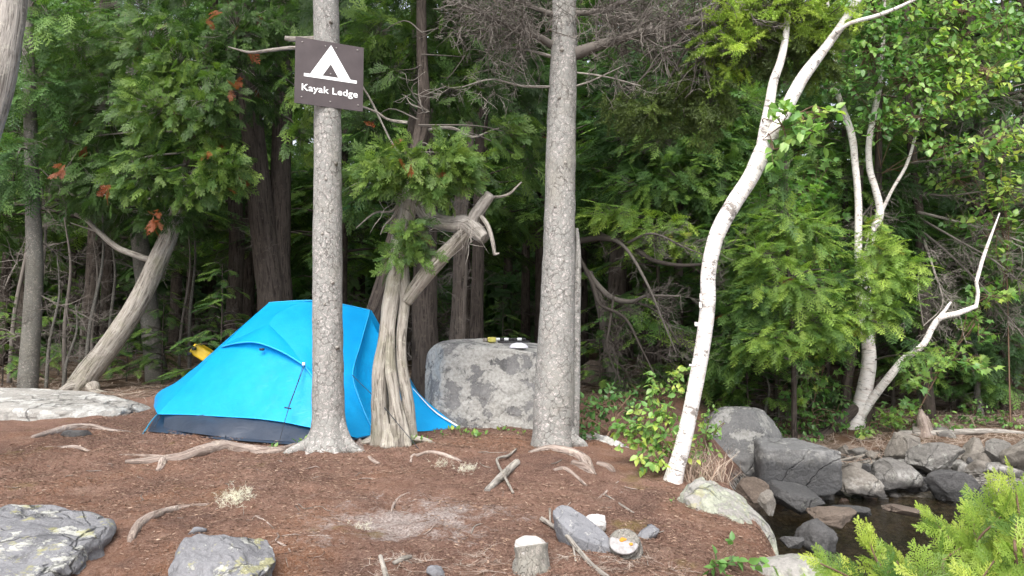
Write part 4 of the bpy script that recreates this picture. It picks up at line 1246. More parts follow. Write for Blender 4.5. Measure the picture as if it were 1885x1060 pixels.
shrub('maple_sapling', 'maple sapling with bright leaves right of the white birch clump', 1670, 795,
      [(1690, 690, 0, 45, 35, 70), (1730, 660, 0, 50, 30, 80), (1790, 660, .1, 40, 25, 50), (1800, 590, .1, 45, 45, 60), (1820, 545, .1, 50, 30, 60), (1660, 760, 0, 30, 25, 40)], MAPLE, .10, 'sapling', (.3, .8))
shrub('leafy_shrub', 'round leaved dark green bush at the foot of the bank behind shore rocks', 1500, 803,
      [(1500, 770, 0, 60, 30, 150), (1470, 750, .1, 45, 30, 90), (1540, 760, .05, 40, 30, 80), (1450, 785, 0, 30, 18, 50)], BIRCH, .06, 'shrub', (.05, .4))
shrub('maple_sapling', 'yellow green leafy sapling at the right edge above the dead twigs', 1860, 790,
      [(1850, 350, 0, 60, 40, 110, (.4, .86)), (1850, 270, .1, 50, 40, 100, (.5, .86)), (1780, 300, .2, 60, 25, 70), (1760, 330, .3, 60, 30, 80), (1840, 420, .1, 60, 40, 90), (1850, 490, .2, 50, 50, 80), (1790, 400, .3, 60, 40, 70)], BIRCH, .09, 'sapling', (.2, .7), dmax=9.5)
shrub('leafy_shrub', 'dark evergreen shrub beside the right foot of the pinkish spruce', 1110, 812,
      [(1100, 750, .2, 50, 35, 130), (1080, 790, .05, 35, 28, 80), (1140, 735, .3, 45, 30, 90), (1170, 770, .2, 30, 30, 60)], BIRCH, .05, 'shrub', (.0, .35))
shrub('leafy_shrub', 'low leafy sprig at the bottom edge right of the stones', 1320, 1056,
      [(1305, 1035, 0, 26, 18, 16, (.1, .4)), (1345, 1030, 0, 22, 24, 18, (.1, .4)), (1385, 1036, .05, 18, 20, 12, (.2, .5))], BIRCH, .05, 'plant', br=.003)
shrub('maple_sapling', 'maple sapling with light leaves low beside the small broken stump on the bank', 1640, 800,
      [(1640, 770, 0, 35, 20, 50), (1600, 790, -.1, 20, 12, 20)], MAPLE, .07, 'sapling', (.3, .8))

low_a = shrub('low_shrub', 'low green undergrowth plant beside the driftwood on the right bank', 1720, 795,
      [(1720, 775, 0, 40, 20, 60), (1690, 785, .1, 30, 14, 30), (1755, 785, .1, 30, 14, 30)], BIRCH, .05, 'shrub', (.05, .55), br=.004)
for px, d, sc, rz, lb in ((1610, 8.7, .9, 1., 'low green undergrowth plant right below the birch clump foot'), (1850, 9.0, 1., 2.2, 'low green undergrowth plant on the bank at the right edge'), (1790, 9.6, 1.1, 3.9, 'low green undergrowth plant behind the driftwood log'),
        (1420, 8.3, 1., 5.1, 'low green undergrowth plant behind the round grey boulder top'), (1345, 8.0, .9, .4, 'low green undergrowth plant between white birch and round boulder'), (1180, 7.7, .9, 2.9, 'low green undergrowth plant in the shade behind the birch sapling')):
    q = P(px, 640, d); copy_tree(low_a, (q[0], q[1], gz(q[0], q[1])), rz, sc, lb)

# small firs and hemlocks, each from a prototype
def proto_fir(H, z0, rad, nb, per, size, seed, trunk_r, kind='hem'):
    fm, tm = crown_proto(kind, H, z0, rad, nb, per, size, seed)
    m = MB()
    tube(m, [[0, 0, -.05], [.01, 0, H * .5], [0, 0.01, H * .98]], [trunk_r, trunk_r * .6, .004], 8, 24, .1, seed)
    return [('trunk', m, m_cedar_dim), ('branch', tm, m_twig_dark), ('crown', fm, f_hem if kind == 'hem' else f_cedar)]
def place_fir(proto, name, label, pos, sc=1., rz=0., group=None, cat='tree'):
    if isinstance(proto, list):
        t = thing(name, label, cat, pos, group)
        for nm, m, mat in proto:
            m.build(nm, mat, t)
        t.scale = (sc,) * 3; t.rotation_euler = (0, 0, rz)
        return t
    return copy_tree(proto, pos, rz, sc, label, group, cat)
def at(px, d, dz=-.02):
    q = P(px, 640, d)
    return np.array([q[0], q[1], gz(q[0], q[1]) + dz])

fir_big = place_fir(proto_fir(3.0, .35, .95, 62, 11, .34, 201, .03), 'young_hemlock', 'young hemlock half hidden behind the bright layered hemlock near the round boulder', at(1425, 9.0), .9, .3)
place_fir(fir_big, '', 'dim young hemlock between the birch clump and the slanting bare boughs', at(1690, 10.4), .7, 1.9)
place_fir(fir_big, '', 'dim green hemlock sapling filling the gap right of the pinkish spruce', at(1215, 8.7), 1.02, 2.7)
place_fir(fir_big, '', 'hemlock behind the fork of the leaning white birch', at(1345, 9.0), 1.12, 4.1)
place_fir(fir_big, '', 'shaded hemlock at the right edge behind the bare slanting twigs', at(1865, 11), 1.1, 5.2)
place_fir(fir_big, '', 'tall young hemlock behind the maple leaves right of the birch fork', at(1520, 9.8), 1.3, .8)
place_fir(fir_big, '', 'low hemlock right of the white birch clump on the bank', at(1745, 10.3), .6, 3.3)
fir_small = place_fir(proto_fir(1.25, .18, .42, 30, 7, .20, 202, .012), 'fir_sapling', 'thin pale green fir sapling standing left of the tent', at(405, 8.4), 1.1, .4, None, 'sapling')
place_fir(fir_small, '', 'low fir sapling behind the leaning cedar foot', at(235, 9.2), .8, 2.0)
place_fir(fir_small, '', 'fir sapling touching the left tent corner in the shade', at(300, 9.0), .85, 3.1)
place_fir(fir_small, '', 'fir sapling low at the left picture edge beside the grey spruce', at(8, 8.6), .8, 4.4)
place_fir(fir_small, '', 'small dark fir behind the boulder top in the hollow', at(925, 10.5), .8, 5.)
place_fir(fir_small, '', 'small fir sapling on the dry bank at the right edge', at(1850, 10.2), .8, 1.1)
place_fir(fir_small, '', 'fir sapling low behind the rough shrub right of the spruce', at(1105, 8.2), .75, 2.1)
place_fir(fir_small, '', 'fir sapling under the maple leaves behind the round grey boulder', at(1375, 8.6), 1.15, 2.5)
place_fir(fir_small, '', 'fir sapling between two thin dead stems left of the leaning cedar', at(110, 9.8), 1.0, 3.7)

# ------------------------------------------------------------------ hemlocks of the right bank with layered bright boughs
def hem_tree(label, trunk, blobs, seed, size=.20, deads=5):
    ap0 = trunk
    out = []
    for px, py, d, rx, ry, n, a in blobs:
        t = min(trunk, key=lambda q: abs(q[1] - py))
        out.append((px, py, d, rx, ry, int(n * 1.75), (t[0], min(py + 15, trunk[0][1]), t[2]), a))
    return trunk_tree('hemlock_tree', label, trunk, m_cedar_dim, seed, out, HEM, size, f_hem, 'hem', deads, .45, 10)
Bt, Md, Dk = (.45, .9), (.2, .65), (.0, .4)
hem_tree('bright green hemlock with layered boughs just right of the leaning white birch', [(1462, 785, 8.0, 10), (1460, 640, 8.0, 9), (1450, 480, 8.0, 8), (1446, 320, 8.0, 7), (1446, 240, 8.0, 2)],
    [(1440, 415, 7.7, 58, 34, 60, Bt), (1395, 470, 7.6, 60, 38, 65, Bt), (1500, 430, 7.8, 50, 44, 55, Bt), (1455, 525, 7.5, 80, 40, 80, Bt), (1375, 560, 7.6, 55, 40, 55, Md), (1500, 590, 7.6, 66, 42, 65, Bt),
     (1425, 625, 7.5, 75, 38, 75, Bt), (1350, 490, 7.8, 40, 48, 45, Md), (1350, 650, 7.7, 50, 42, 45, Md), (1440, 330, 7.9, 40, 50, 45, Md), (1400, 380, 7.9, 50, 50, 45, Md), (1550, 500, 7.9, 40, 50, 45, Md)], 901)
hem_tree('yellow green hemlock whose boughs cross in front of the birch clump', [(1606, 785, 9.0, 11), (1602, 650, 9.0, 10), (1600, 520, 8.9, 7), (1602, 420, 8.8, 4), (1604, 380, 8.8, 2)],
    [(1620, 470, 7.9, 58, 30, 55, Bt), (1600, 520, 7.9, 66, 36, 65, Bt), (1665, 500, 7.9, 46, 28, 40, Bt), (1590, 575, 7.9, 56, 32, 50, Bt), (1650, 560, 7.9, 40, 24, 30, Md), (1545, 610, 8.0, 36, 30, 28, Md), (1690, 650, 8.0, 50, 9, 14, Md), (1615, 425, 8.0, 30, 25, 22, Bt)], 902)
hem_tree('mid green hemlock with drooping tiers between the pinkish spruce and the leaning birch', [(1245, 740, 8.8, 22), (1248, 600, 8.8, 19), (1250, 420, 8.8, 16), (1255, 250, 8.8, 12), (1258, 60, 8.8, 8), (1260, -150, 8.8, 4)],
    [(1130, 395, 8.0, 66, 26, 55, Bt), (1215, 432, 7.9, 66, 36, 75, Bt), (1285, 445, 8.0, 46, 36, 50, Md), (1180, 345, 8.2, 80, 36, 70, Md), (1265, 335, 8.2, 80, 55, 85, Md), (1220, 255, 8.3, 90, 55, 90, Md), (1310, 245, 8.2, 60, 60, 70, Md), (1335, 350, 8.1, 46, 66, 60, Md),
     (1150, 255, 8.5, 60, 50, 50, Dk), (1285, 170, 8.4, 80, 50, 70, Md), (1370, 190, 8.3, 56, 60, 60, Md), (1180, 160, 8.6, 80, 50, 60, Dk), (1250, 60, 8.6, 110, 60, 80, Dk), (1380, 280, 8.4, 40, 40, 40, Md), (1320, 100, 8.6, 80, 50, 60, Dk), (1250, 530, 8.5, 80, 40, 40, Dk), (1300, 620, 8.4, 50, 40, 36, Dk), (1250, 690, 8.3, 70, 34, 46, Md), (1160, 700, 8.3, 50, 30, 34, Dk)], 903)
hem_tree('dim hemlock at the right edge behind the slanting bare boughs', [(1850, 775, 10.2, 20), (1848, 600, 10.2, 17), (1846, 400, 10.2, 13), (1845, 200, 10.2, 9), (1845, -50, 10.2, 4)],
    [(1830, 630, 9.9, 70, 46, 60, Dk), (1740, 540, 10, 60, 36, 45, Md), (1860, 560, 9.9, 50, 40, 45, Dk), (1760, 440, 10, 70, 46, 60, Md), (1850, 450, 9.8, 60, 46, 55, Md), (1740, 350, 10, 80, 50, 70, Dk), (1690, 260, 10.2, 70, 60, 60, Dk), (1860, 330, 9.8, 60, 50, 55, Md), (1800, 220, 10, 90, 60, 80, Dk), (1850, 90, 10, 90, 70, 80, Dk), (1730, 120, 10.2, 90, 70, 70, Dk), (1820, 700, 10, 60, 30, 40, Md), (1700, 610, 10.2, 70, 36, 44, Dk)], 904, .25)
hem_tree('dim hemlock standing behind the birch clump stems', [(1560, 760, 9.6, 18), (1558, 560, 9.6, 15), (1555, 350, 9.6, 11), (1553, 150, 9.6, 7), (1552, -50, 9.6, 3)],
    [(1540, 330, 9.4, 70, 50, 70, Md), (1590, 250, 9.5, 70, 60, 70, Md), (1480, 250, 9.4, 60, 60, 60, Md), (1640, 330, 9.4, 50, 60, 55, Dk), (1550, 440, 9.4, 60, 50, 55, Dk), (1640, 430, 9.4, 50, 50, 50, Dk), (1540, 150, 9.5, 80, 60, 70, Dk), (1470, 140, 9.5, 60, 50, 50, Dk), (1680, 400, 9.6, 50, 50, 40, Dk), (1530, 740, 9.2, 60, 26, 36, Dk)], 905, .24)

# deep forest: three kinds, copied
tall_h = tall_c = None
def tall_proto(kind, seed, H=9., z0=1.9):
    p = proto_fir(H, z0, 1.9, 90, 18, .42, seed, .10, kind)
    p.append(('dead_branches', low_dead(.4, 2.6, 26, .75, seed + 5), m_twig_dark))
    return p
spots = [(-5.2, 10.2), (-4.0, 11.6), (-2.6, 10.8), (-1.4, 12.0), (-.5, 10.9), (.6, 11.8), (1.7, 10.8), (2.8, 11.4), (3.9, 10.6), (5.2, 11.5), (6.3, 10.4), (7.5, 11.5),
         (-6.4, 12.5), (-7.4, 9.8), (-3.2, 13.6), (-.9, 14.2), (1.1, 13.8), (3.2, 13.6), (5.0, 14.0), (7.0, 13.8), (8.8, 12.8), (-5.2, 14.8), (-8.6, 13.4),
         (-2.0, 16.0), (.2, 16.6), (2.3, 16.2), (4.6, 16.8), (6.6, 16.2), (8.8, 16.0), (-4.2, 17.2), (-6.6, 16.6), (-9.2, 16.6)]
for i, (x, y) in enumerate(spots):
    x += R(-.25, .25); y += R(-.25, .25)
    pos = (x, y, gz(x, y) - .03)
    lab, grp = 'tall conifer standing in the dark forest behind the campsite', 'conifers of the dark forest behind the campsite'
    ced = i % 3 == 1
    if ced:
        if tall_c is None:
            tall_c = place_fir(tall_proto('cedar', 302), 'forest_cedar', lab, pos, 1., 0, grp)
        else:
            copy_tree(tall_c, pos, R(0, 6.28), R(.85, 1.15))
    else:
        if tall_h is None:
            tall_h = place_fir(tall_proto('hem', 301), 'forest_hemlock', lab, pos, 1., 0, grp)
        else:
            copy_tree(tall_h, pos, R(0, 6.28), R(.85, 1.15))
# distant wood reading as one mass
fm, tm = MB(), MB()
n = 7000
th = rng.uniform(-.95, .95, n); dd = rng.uniform(18.5, 30, n)
O = np.column_stack([dd * np.sin(th), dd * np.cos(th), 11 * rng.uniform(0, 1, n) ** 1.4 + .9])
D = unit(rng.normal(size=(n, 3)) * [1, 1, .4] + [0, -.5, -.3])
stamp(fm, FAR, O, D, unit(rng.normal(size=(n, 3)) * .5 + [0, -.3, .8]), rng.uniform(.9, 1.7, n), rng.uniform(0, .5, n))
n2 = 2600
th = rng.uniform(-1., 1., n2); dd = rng.uniform(29, 34, n2)
O = np.column_stack([dd * np.sin(th), dd * np.cos(th), rng.uniform(.6, 8, n2)])
D = unit(rng.normal(size=(n2, 3)) * [1, .6, .6] + [0, -.2, -.3])
stamp(fm, FAR, O, D, unit(rng.normal(size=(n2, 3)) * .5 + [0, -.9, .3]), rng.uniform(1.6, 2.6, n2), rng.uniform(0, .4, n2))
for i in range(90):
    a, d = R(-.95, .95), R(18.5, 28)
    x, y = d * math.sin(a), d * math.cos(a)
    z = gz(x, y)
    tube(tm, [[x, y, z - .1], [x + R(-.1, .1), y, z + 5], [x, y, z + 12]], [R(.1, .2), .1, .03], 7, 10, .05, i, m=1)
fm.v += tm.v; fm.bc += tm.bc; fm.q += [q + fm.n for q in tm.q]; fm.t += [q + fm.n for q in tm.t]
fm.qa += tm.qa; fm.ta += tm.ta; fm.qm += tm.qm; fm.tm += tm.tm
tag(fm.build('distant_wood', [f_hem, m_cedar_dim]), 'dense dark wood far behind the campsite reading as one mass', 'forest', kind='stuff')

# thin dead saplings
def dead_sapling(label, px, d, top, w, lean, n, seed, L=.4, group=None):
    b = at(px, d, -.03)
    h = P(px, top, d)[2] - b[2]
    t = thing('dead_sapling', label, 'sapling', b, group)
    m = MB()
    r0 = w * .5 * d / F
    lx = lean * d / F
    pts = [b, b + [lx * .3, 0, h * .35], b + [lx * .7 + r0 * 2, .03, h * .7], b + [lx, 0, h]]
    tube(m, pts, [r0, r0 * .85, r0 * .6, r0 * .25], 7, 30, .1, seed)
    m.build('stem', m_twig if seed % 2 else m_spruce_dim, t, b)
    m = MB()
    g = np.random.default_rng(seed)
    c = spline(pts, 100)
    k = g.integers(12, 98, n)
    dd = g.normal(size=(n, 3)) * [1, .8, .3]
    stamp(m, DEAD, c[k], unit(dd), g.normal(size=(n, 3)), L * g.uniform(.4, 1.1, n), .5)
    m.build('twigs', m_twig, t, b)
gs = 'thin dead saplings in the shade at left'
ls = 'thin dead grey sapling standing in the shaded thicket at left'
for i, (px, d, top, w, lean, n) in enumerate(((88, 8.6, 470, 7, 10, 12), (122, 8.9, 400, 9, -14, 14), (158, 8.5, 380, 8, 20, 12), (172, 9.4, 430, 7, -10, 10), (118, 8.2, 560, 6, 18, 8), (20, 9, 330, 9, 14, 16),
        (205, 9.6, 420, 8, -12, 10), (330, 9.6, 420, 6, 10, 9), (350, 10.2, 380, 7, -6, 9), (150, 10.5, 330, 9, 6, 12), (70, 10.4, 320, 9, -10, 14))):
    dead_sapling(ls, px, d, top, w, lean, n, 400 + i, .42, gs)
gs2, ls2 = 'thin dead stems on the dry bank at right', 'thin dead stem among shaded twigs on the dry bank at right'
for i, (px, d, top, w, lean, n) in enumerate(((1800, 9.9, 620, 13, -16, 12), (1760, 10.6, 560, 8, 8, 12), (1690, 10.2, 590, 8, -10, 10), (1850, 11, 520, 9, 10, 14), (1740, 11.5, 500, 9, 12, 12), (1640, 10.6, 560, 8, 10, 10), (1405, 8.7, 690, 8, 4, 8))):
    dead_sapling(ls2, px, d, top, w, lean, n, 430 + i, .6, gs2)
# slanting bare boughs at right
t8 = thing('dead_tree', 'bare dead conifer with long slanting grey boughs at the right edge', 'dead tree', at(1706, 9.65, -.03), None)
b8 = np.array(t8.location)
mb = MB()
tube(mb, [b8, P(1702, 640, 9.6), P(1694, 430, 9.55), P(1680, 290, 9.5), P(1672, 150, 9.5), P(1668, -100, 9.5)], [.075, .065, .06, .055, .04, .02], 12, 50, .1, 4)
mb.build('trunk', m_cedar_dim, t8, b8)
for i, L in enumerate((
        [(1690, 420, 9.5, 9), (1750, 470, 9.2, 7), (1820, 540, 9, 5), (1885, 620, 8.8, 3)], [(1690, 390, 9.5, 9), (1770, 410, 9.2, 7), (1840, 430, 9, 5), (1920, 460, 8.8, 3)],
        [(1680, 350, 9.5, 9), (1740, 360, 9.2, 6), (1830, 350, 9, 4), (1900, 355, 8.9, 3)], [(1700, 440, 9.5, 8), (1720, 500, 9, 6), (1735, 560, 8.9, 4), (1700, 600, 8.8, 3)],
        [(1690, 400, 9.5, 8), (1760, 440, 9, 6), (1830, 480, 8.9, 5), (1890, 530, 8.8, 3)], [(1672, 300, 9.5, 9), (1740, 290, 9.2, 6), (1830, 250, 9, 4), (1900, 230, 8.9, 3)],
        [(1670, 250, 9.5, 9), (1740, 200, 9.2, 6), (1830, 170, 9, 4), (1900, 150, 8.9, 3)], [(1675, 320, 9.5, 8), (1620, 360, 9.3, 6), (1570, 420, 9.1, 4)],
        [(1700, 450, 9.5, 7), (1690, 520, 9.2, 5), (1700, 600, 9, 3)])):
    dead_bough(L, 18, .42, .5, 80 + i, m_twig_pale if i % 2 else m_twig, 'bare_bough', t8, b8, (.6, -.2, -.3))

# ------------------------------------------------------------------ rocks
import bmesh
ICO = {}
for k in (3, 4, 5, 6):
    bm = bmesh.new()
    bmesh.ops.create_icosphere(bm, subdivisions=k, radius=1)
    ICO[k] = (np.array([v.co[:] for v in bm.verts]), np.array([[v.index for v in f.verts] for f in bm.faces]))
    bm.free()

def rock(name, label, px0, py0, px1, py1, mat, seed, thick=.8, p=3.2, cuts=8, rough=.06, bury=.25, d=None, yaw=0., tilt=(0, 0), group=None, cat='rock', sub=5, planes=(), z0=None, cutr=None):
    if cutr is None:
        cutr = (.36, .72) if name in ('shore_rock', 'stone') else (.58, .88)
    if name in ('shore_rock', 'stone'):
        cuts += 6; rough *= 1.35
    if d is None:
        _, d = hit((px0 + px1) / 2, py1)
    w = (px1 - px0) * d / F
    dc = d + w * thick * .5
    w *= dc / d
    top = P((px0 + px1) / 2, py0, dc)[2]
    bot = P((px0 + px1) / 2, py1, d)[2] if z0 is None else z0
    h = max(.03, top - bot)
    c = P((px0 + px1) / 2, 640, dc)
    g = np.random.default_rng(seed)
    V, T = ICO[sub]
    v = V / (np.abs(V) ** p).sum(1, keepdims=True) ** (1 / p)
    for i in range(cuts):
        n = g.normal(size=3); n /= np.linalg.norm(n)
        k = g.uniform(*cutr) * (np.abs(n).sum() if p > 4 else 1.15)
        dt = v @ n
        v = v - np.maximum(0, dt - k)[:, None] * n * .985
    for n, k in planes:
        n = np.asarray(n, float); n = n / np.linalg.norm(n)
        dt = v @ n
        v = v - np.maximum(0, dt - k)[:, None] * n * .95
    v = v * (1 + rough * fbm(V * 2.1 + seed, 3, seed) + rough * .5 * fbm(V * 6 + seed, 4, seed + 3) - rough * .7 * np.clip(1 - np.abs(fbm(V * 2.7 + seed * 1.3, 2, seed + 6)) * 9, 0, 1))[:, None]
    lo = v.min(0); hi = v.max(0)
    v = (v - (lo + hi) / 2) / (hi - lo) * 2
    tot = h * (1 + bury)
    v = v * [w / 2, w * thick / 2, tot / 2]
    cy_, sy_ = math.cos(yaw), math.sin(yaw)
    v = np.column_stack([v[:, 0] * cy_ - v[:, 1] * sy_, v[:, 0] * sy_ + v[:, 1] * cy_, v[:, 2]])
    v[:, 2] += v[:, 0] * tilt[0] + v[:, 1] * tilt[1]
    org = np.array([c[0], dc, bot])
    mb = MB()
    mb.add(v + org + [0, 0, top - bot - tot / 2], None, T)
    o = mb.build(name, mat, None, org)
    return tag(o, label, cat, group)

m_boulder = rock_mat('lichened_boulder', (.13, .13, .134), (.25, .245, .243), (.47, .46, .44), .76, fine=1.15, crack=.1)
m_ledge = rock_mat('pale_ledge_rock', (.22, .212, .20), (.31, .298, .278), (.47, .465, .45), .55, .0)
m_front = rock_mat('front_ledge_rock', (.12, .12, .13), (.205, .205, .218), (.46, .46, .43), .28, .45, fine=1.3)
m_slab = rock_mat('crusty_lichen_slab', (.20, .19, .18), (.30, .29, .27), (.32, .335, .27), .62, .3, fine=1.2)
m_shore = rock_mat('shore_rock', (.10, .095, .09), (.18, .17, .158), (.29, .285, .265), .30, 0, .15, salt=.5)
m_round = rock_mat('round_grey_rock', (.11, .11, .112), (.19, .188, .185), (.33, .325, .31), .42, 0, .20, salt=.3)
m_shore_b = rock_mat('tan_shore_rock', (.125, .113, .10), (.21, .19, .168), (.30, .285, .255), .2, 0, .10, salt=.5)
m_dark = rock_mat('wet_dark_rock', (.045, .044, .046), (.085, .083, .083), (.16, .16, .15), .08, 0, .10, (.02, .02, .02))
m_block = rock_mat('dark_block_rock', (.12, .12, .122), (.20, .198, .195), (.30, .295, .285), .35, 0, .36, (.045, .045, .048), salt=.25)
m_brown = rock_mat('brown_wet_rock', (.085, .065, .052), (.14, .11, .09), (.2, .17, .14), .1, 0, .05, (.04, .024, .018))
m_stone = rock_mat('slate_stone', (.11, .112, .125), (.185, .187, .2), (.36, .355, .35), .12, 0, fine=5)
m_stone_pale = rock_mat('pale_stone', (.34, .33, .33), (.47, .46, .455), (.62, .61, .6), .4, 0, fine=5)

rock('boulder', 'large square grey boulder with pale lichen patches between twisted cedar and spruce', 783, 622, 1030, 806, m_boulder, 5, .75, 5.5, 0, .035, .2, 6.05, .05,
     planes=(((.18, -.12, 1), .93), ((-.5, 0, 1), 1.27), ((-1, -.35, .1), 1.05), ((.2, -1, .12), .98), ((.6, -.1, 1), 1.22)), sub=6, cat='boulder')
rock('ledge_rock', 'broad flat pale rock at the left edge below the leaning cedar', -230, 716, 283, 792, m_ledge, 6, .42, 2.6, 3, .05, .7, 6.45, -.05, planes=(((.25, -.3, 1), .8),), sub=6, tilt=(-.03, .0))
rock('ledge_rock', 'cracked bluish grey ledge in the bottom left corner with yellow lichen', -190, 948, 200, 1080, m_front, 7, .95, 3.4, 12, .10, 1.2, 2.86, .1, sub=6, cutr=(.6, .85), planes=(((.12, -.5, 1), .62), ((.3, -.2, 1), .74)))
rock('ledge_rock', 'grey cracked rock with white lichen spots at the bottom below the curved root', 328, 988, 512, 1085, m_front, 18, 1.1, 3.2, 11, .11, 1.2, 2.82, .2, sub=6, cutr=(.58, .85), planes=(((-.05, -.55, 1), .62),))
rock('lichen_slab', 'sloping slab crusted with pale green lichen at the right edge of the mound', 1238, 902, 1425, 1050, m_slab, 9, .9, 2.6, 6, .10, .8, 3.95, -.55, sub=6, tilt=(-.38, .25))
rock('ledge_rock', 'pale grey rock at the bottom edge below the lichen slab', 1360, 1022, 1530, 1090, m_slab, 10, .6, 2.6, 6, .09, .9, 3.3, -.3, sub=5)
rock('ledge_rock', 'grey white lichened rock under the yellow green birch sapling', 1035, 806, 1215, 905, m_boulder, 11, .6, 2.4, 5, .08, .8, 5.35, -.45, tilt=(-.30, .15), sub=5)
rock('boulder', 'rounded grey boulder standing on the shore right of the white birch', 1285, 748, 1445, 880, m_round, 12, .8, 2.5, 7, .06, .3, 6.9, .2, planes=(((-.5, -.8, .5), .8), ((.7, -.6, .6), .82)), cat='boulder')
rock('boulder', 'dark block shaped boulder with a flat grey top beside the rounded boulder', 1386, 808, 1535, 893, m_block, 13, .6, 5, 4, .05, .3, 6.6, -.12, planes=(((.10, -.16, 1), .74), ((.1, -1, -.12), .8)), cat='boulder')
rock('shore_rock', 'black wet rounded block below the dark boulder at the water', 1405, 884, 1500, 935, m_dark, 14, .7, 3.5, 5, .05, .4, 6.0, .2)
rock('shore_rock', 'tan tilted rock with a flat face on the pebble shore', 1522, 856, 1618, 900, m_shore_b, 15, .6, 3.2, 7, .06, .4, 6.75, -.3, tilt=(-.15, 0))
rock('shore_rock', 'grey flat topped rock right of the tan tilted rock', 1592, 842, 1692, 893, m_shore, 16, .6, 3.2, 7, .06, .4, 6.95, .2, tilt=(-.1, 0))
rock('shore_rock', 'dark wedge shaped rock reaching into the water at right', 1690, 866, 1810, 918, m_dark, 17, .5, 3, 7, .06, .4, 6.75, -.2, tilt=(-.12, 0))
rock('shore_rock', 'upright greenish grey rock at the left end of the rock row on the bank', 1625, 795, 1695, 850, m_shore_b, 19, .8, 3, 7, .06, .3, 7.7, .3)
rock('shore_rock', 'wide lichened grey rock in the middle of the bank rocks', 1655, 812, 1765, 866, m_shore, 20, .6, 2.8, 7, .06, .3, 7.3, .1)
rock('shore_rock', 'rounded brown grey rock behind the wide lichened rock', 1755, 806, 1815, 842, m_shore_b, 21, .8, 2.6, 5, .05, .3, 7.8, .5)
rock('shore_rock', 'leaning slab of rock near the right edge of the shore', 1808, 808, 1862, 855, m_shore, 22, .7, 3, 7, .06, .3, 7.5, -.4, tilt=(-.3, 0))
rock('shore_rock', 'large brownish rock cut by the right edge of the view', 1838, 795, 1935, 866, m_shore_b, 23, .7, 2.8, 6, .06, .3, 7.2, .2)
rock('shore_rock', 'flat brown wet stone in the water under the black block', 1482, 932, 1570, 962, m_brown, 24, .6, 3, 6, .06, .6, 5.35, .1)
rock('shore_rock', 'black angular rock standing in the shallow water', 1462, 955, 1530, 1003, m_dark, 25, .9, 3, 9, .08, .5, 4.85, .5)
rock('shore_rock', 'brownish grey rock at the water left of the black block', 1350, 876, 1415, 930, m_brown, 26, .7, 2.6, 6, .07, .3, 5.85, .2)
rock('shore_rock', 'narrow upright stone leaning against the black block', 1390, 900, 1420, 940, m_shore_b, 27, .8, 3, 6, .07, .3, 5.6, .7, tilt=(-.2, 0))
rock('shore_rock', 'low dark rock awash in the middle of the inlet', 1520, 930, 1590, 948, m_dark, 28, .6, 3, 6, .06, .6, 5.9, -.2)
rock('shore_rock', 'low brown rock awash left of the lichen slab', 1425, 985, 1470, 1005, m_dark, 29, .7, 3, 6, .06, .6, 4.75, .2)
rock('shore_rock', 'dark low rock touching the cedar bough tips in the water', 1620, 930, 1700, 948, m_brown, 30, .6, 3, 6, .06, .6, 5.9, .1)
gR, lR = 'small stones of the inlet shore', 'small rough grey brown stone among the pebbles of the inlet shore'
for i in range(120):
    px = R(1380, 1830); t = rng.uniform()
    base = 872 + 66 * t + (1600 - px) * .03
    if px > 1650: base -= 14
    q, d = hit(px, base)
    w = R(12, 46) * (.6 if rng.uniform() < .6 else 1)
    rock('stone', lR, px - w / 2, base - w * R(.4, .7), px + w / 2, base, [m_shore, m_shore_b, m_dark, m_dark, m_brown, m_shore][int(rng.integers(0, 6)) if px > 1430 else 2], 500 + i, R(.7, 1), 2.8, 6, .08, .5, d, R(-1, 1), group=gR, cat='stone', sub=3)
gB, lB = 'bank stones at the foot of the woods', 'rough bank stone half sunk in the earth below the woods'
for i, (px, py, w) in enumerate(((1640, 870, 50), (1705, 868, 60), (1760, 872, 50), (1795, 860, 60), (1820, 875, 50), (1560, 872, 44), (1650, 885, 36), (1740, 845, 46), (1850, 880, 50), (1780, 842, 40), (1570, 842, 40), (1600, 846, 34), (1875, 862, 50), (1690, 805, 50), (1730, 808, 44), (1545, 835, 36))):
    _, d = hit(px, py)
    rock('stone', lB, px - w / 2, py - w * .5, px + w / 2, py, (m_shore, m_shore_b)[i % 2], 600 + i, .8, 2.8, 6, .07, .5, d, R(-1, 1), group=gB, cat='stone', sub=4)
rock('rock', 'brown rock lying in the dark hollow right of the pinkish spruce', 1068, 662, 1122, 700, m_brown, 31, .8, 2.8, 6, .06, .4, 9.0, .2)

# stones lying on the needle ground
rock('slate_slab', 'long blue grey slate slab lying tilted on the ground beside the fallen branch', 1012, 952, 1130, 1040, m_stone, 41, .42, 3.6, 6, .05, .1, 3.35, -.65, tilt=(-.52, .1), cat='stone', planes=(((.1, -.5, 1), .6),))
rock('stone', 'pale upright stone behind the slate slab', 1076, 945, 1112, 985, m_stone_pale, 42, .7, 3.4, 6, .06, .2, 3.62, .3, cat='stone', sub=4)
rock('stone', 'dark flat stone right of the low slanted stump', 1165, 966, 1208, 990, m_stone, 44, .7, 3, 6, .05, .4, 3.62, .2, cat='stone', sub=4)
rock('stone', 'flat bluish chip of slate near the curved root', 355, 968, 390, 988, m_stone, 45, .6, 4, 6, .05, .3, 3.5, .5, cat='stone', sub=3)
rock('stone', 'small blue slate chip at the bottom edge below the pale patch', 788, 1040, 822, 1064, m_stone, 46, .6, 4, 6, .05, .3, 3.12, .4, cat='stone', sub=3)
rock('stone', 'dark flat stone on the ground left of the tent', 125, 790, 185, 810, m_dark, 47, .6, 3, 6, .05, .4, 5.6, .1, cat='stone', sub=4)
m_orange = Mat('orange_lichen').fin((.42, .19, .035), .9, None, .1)

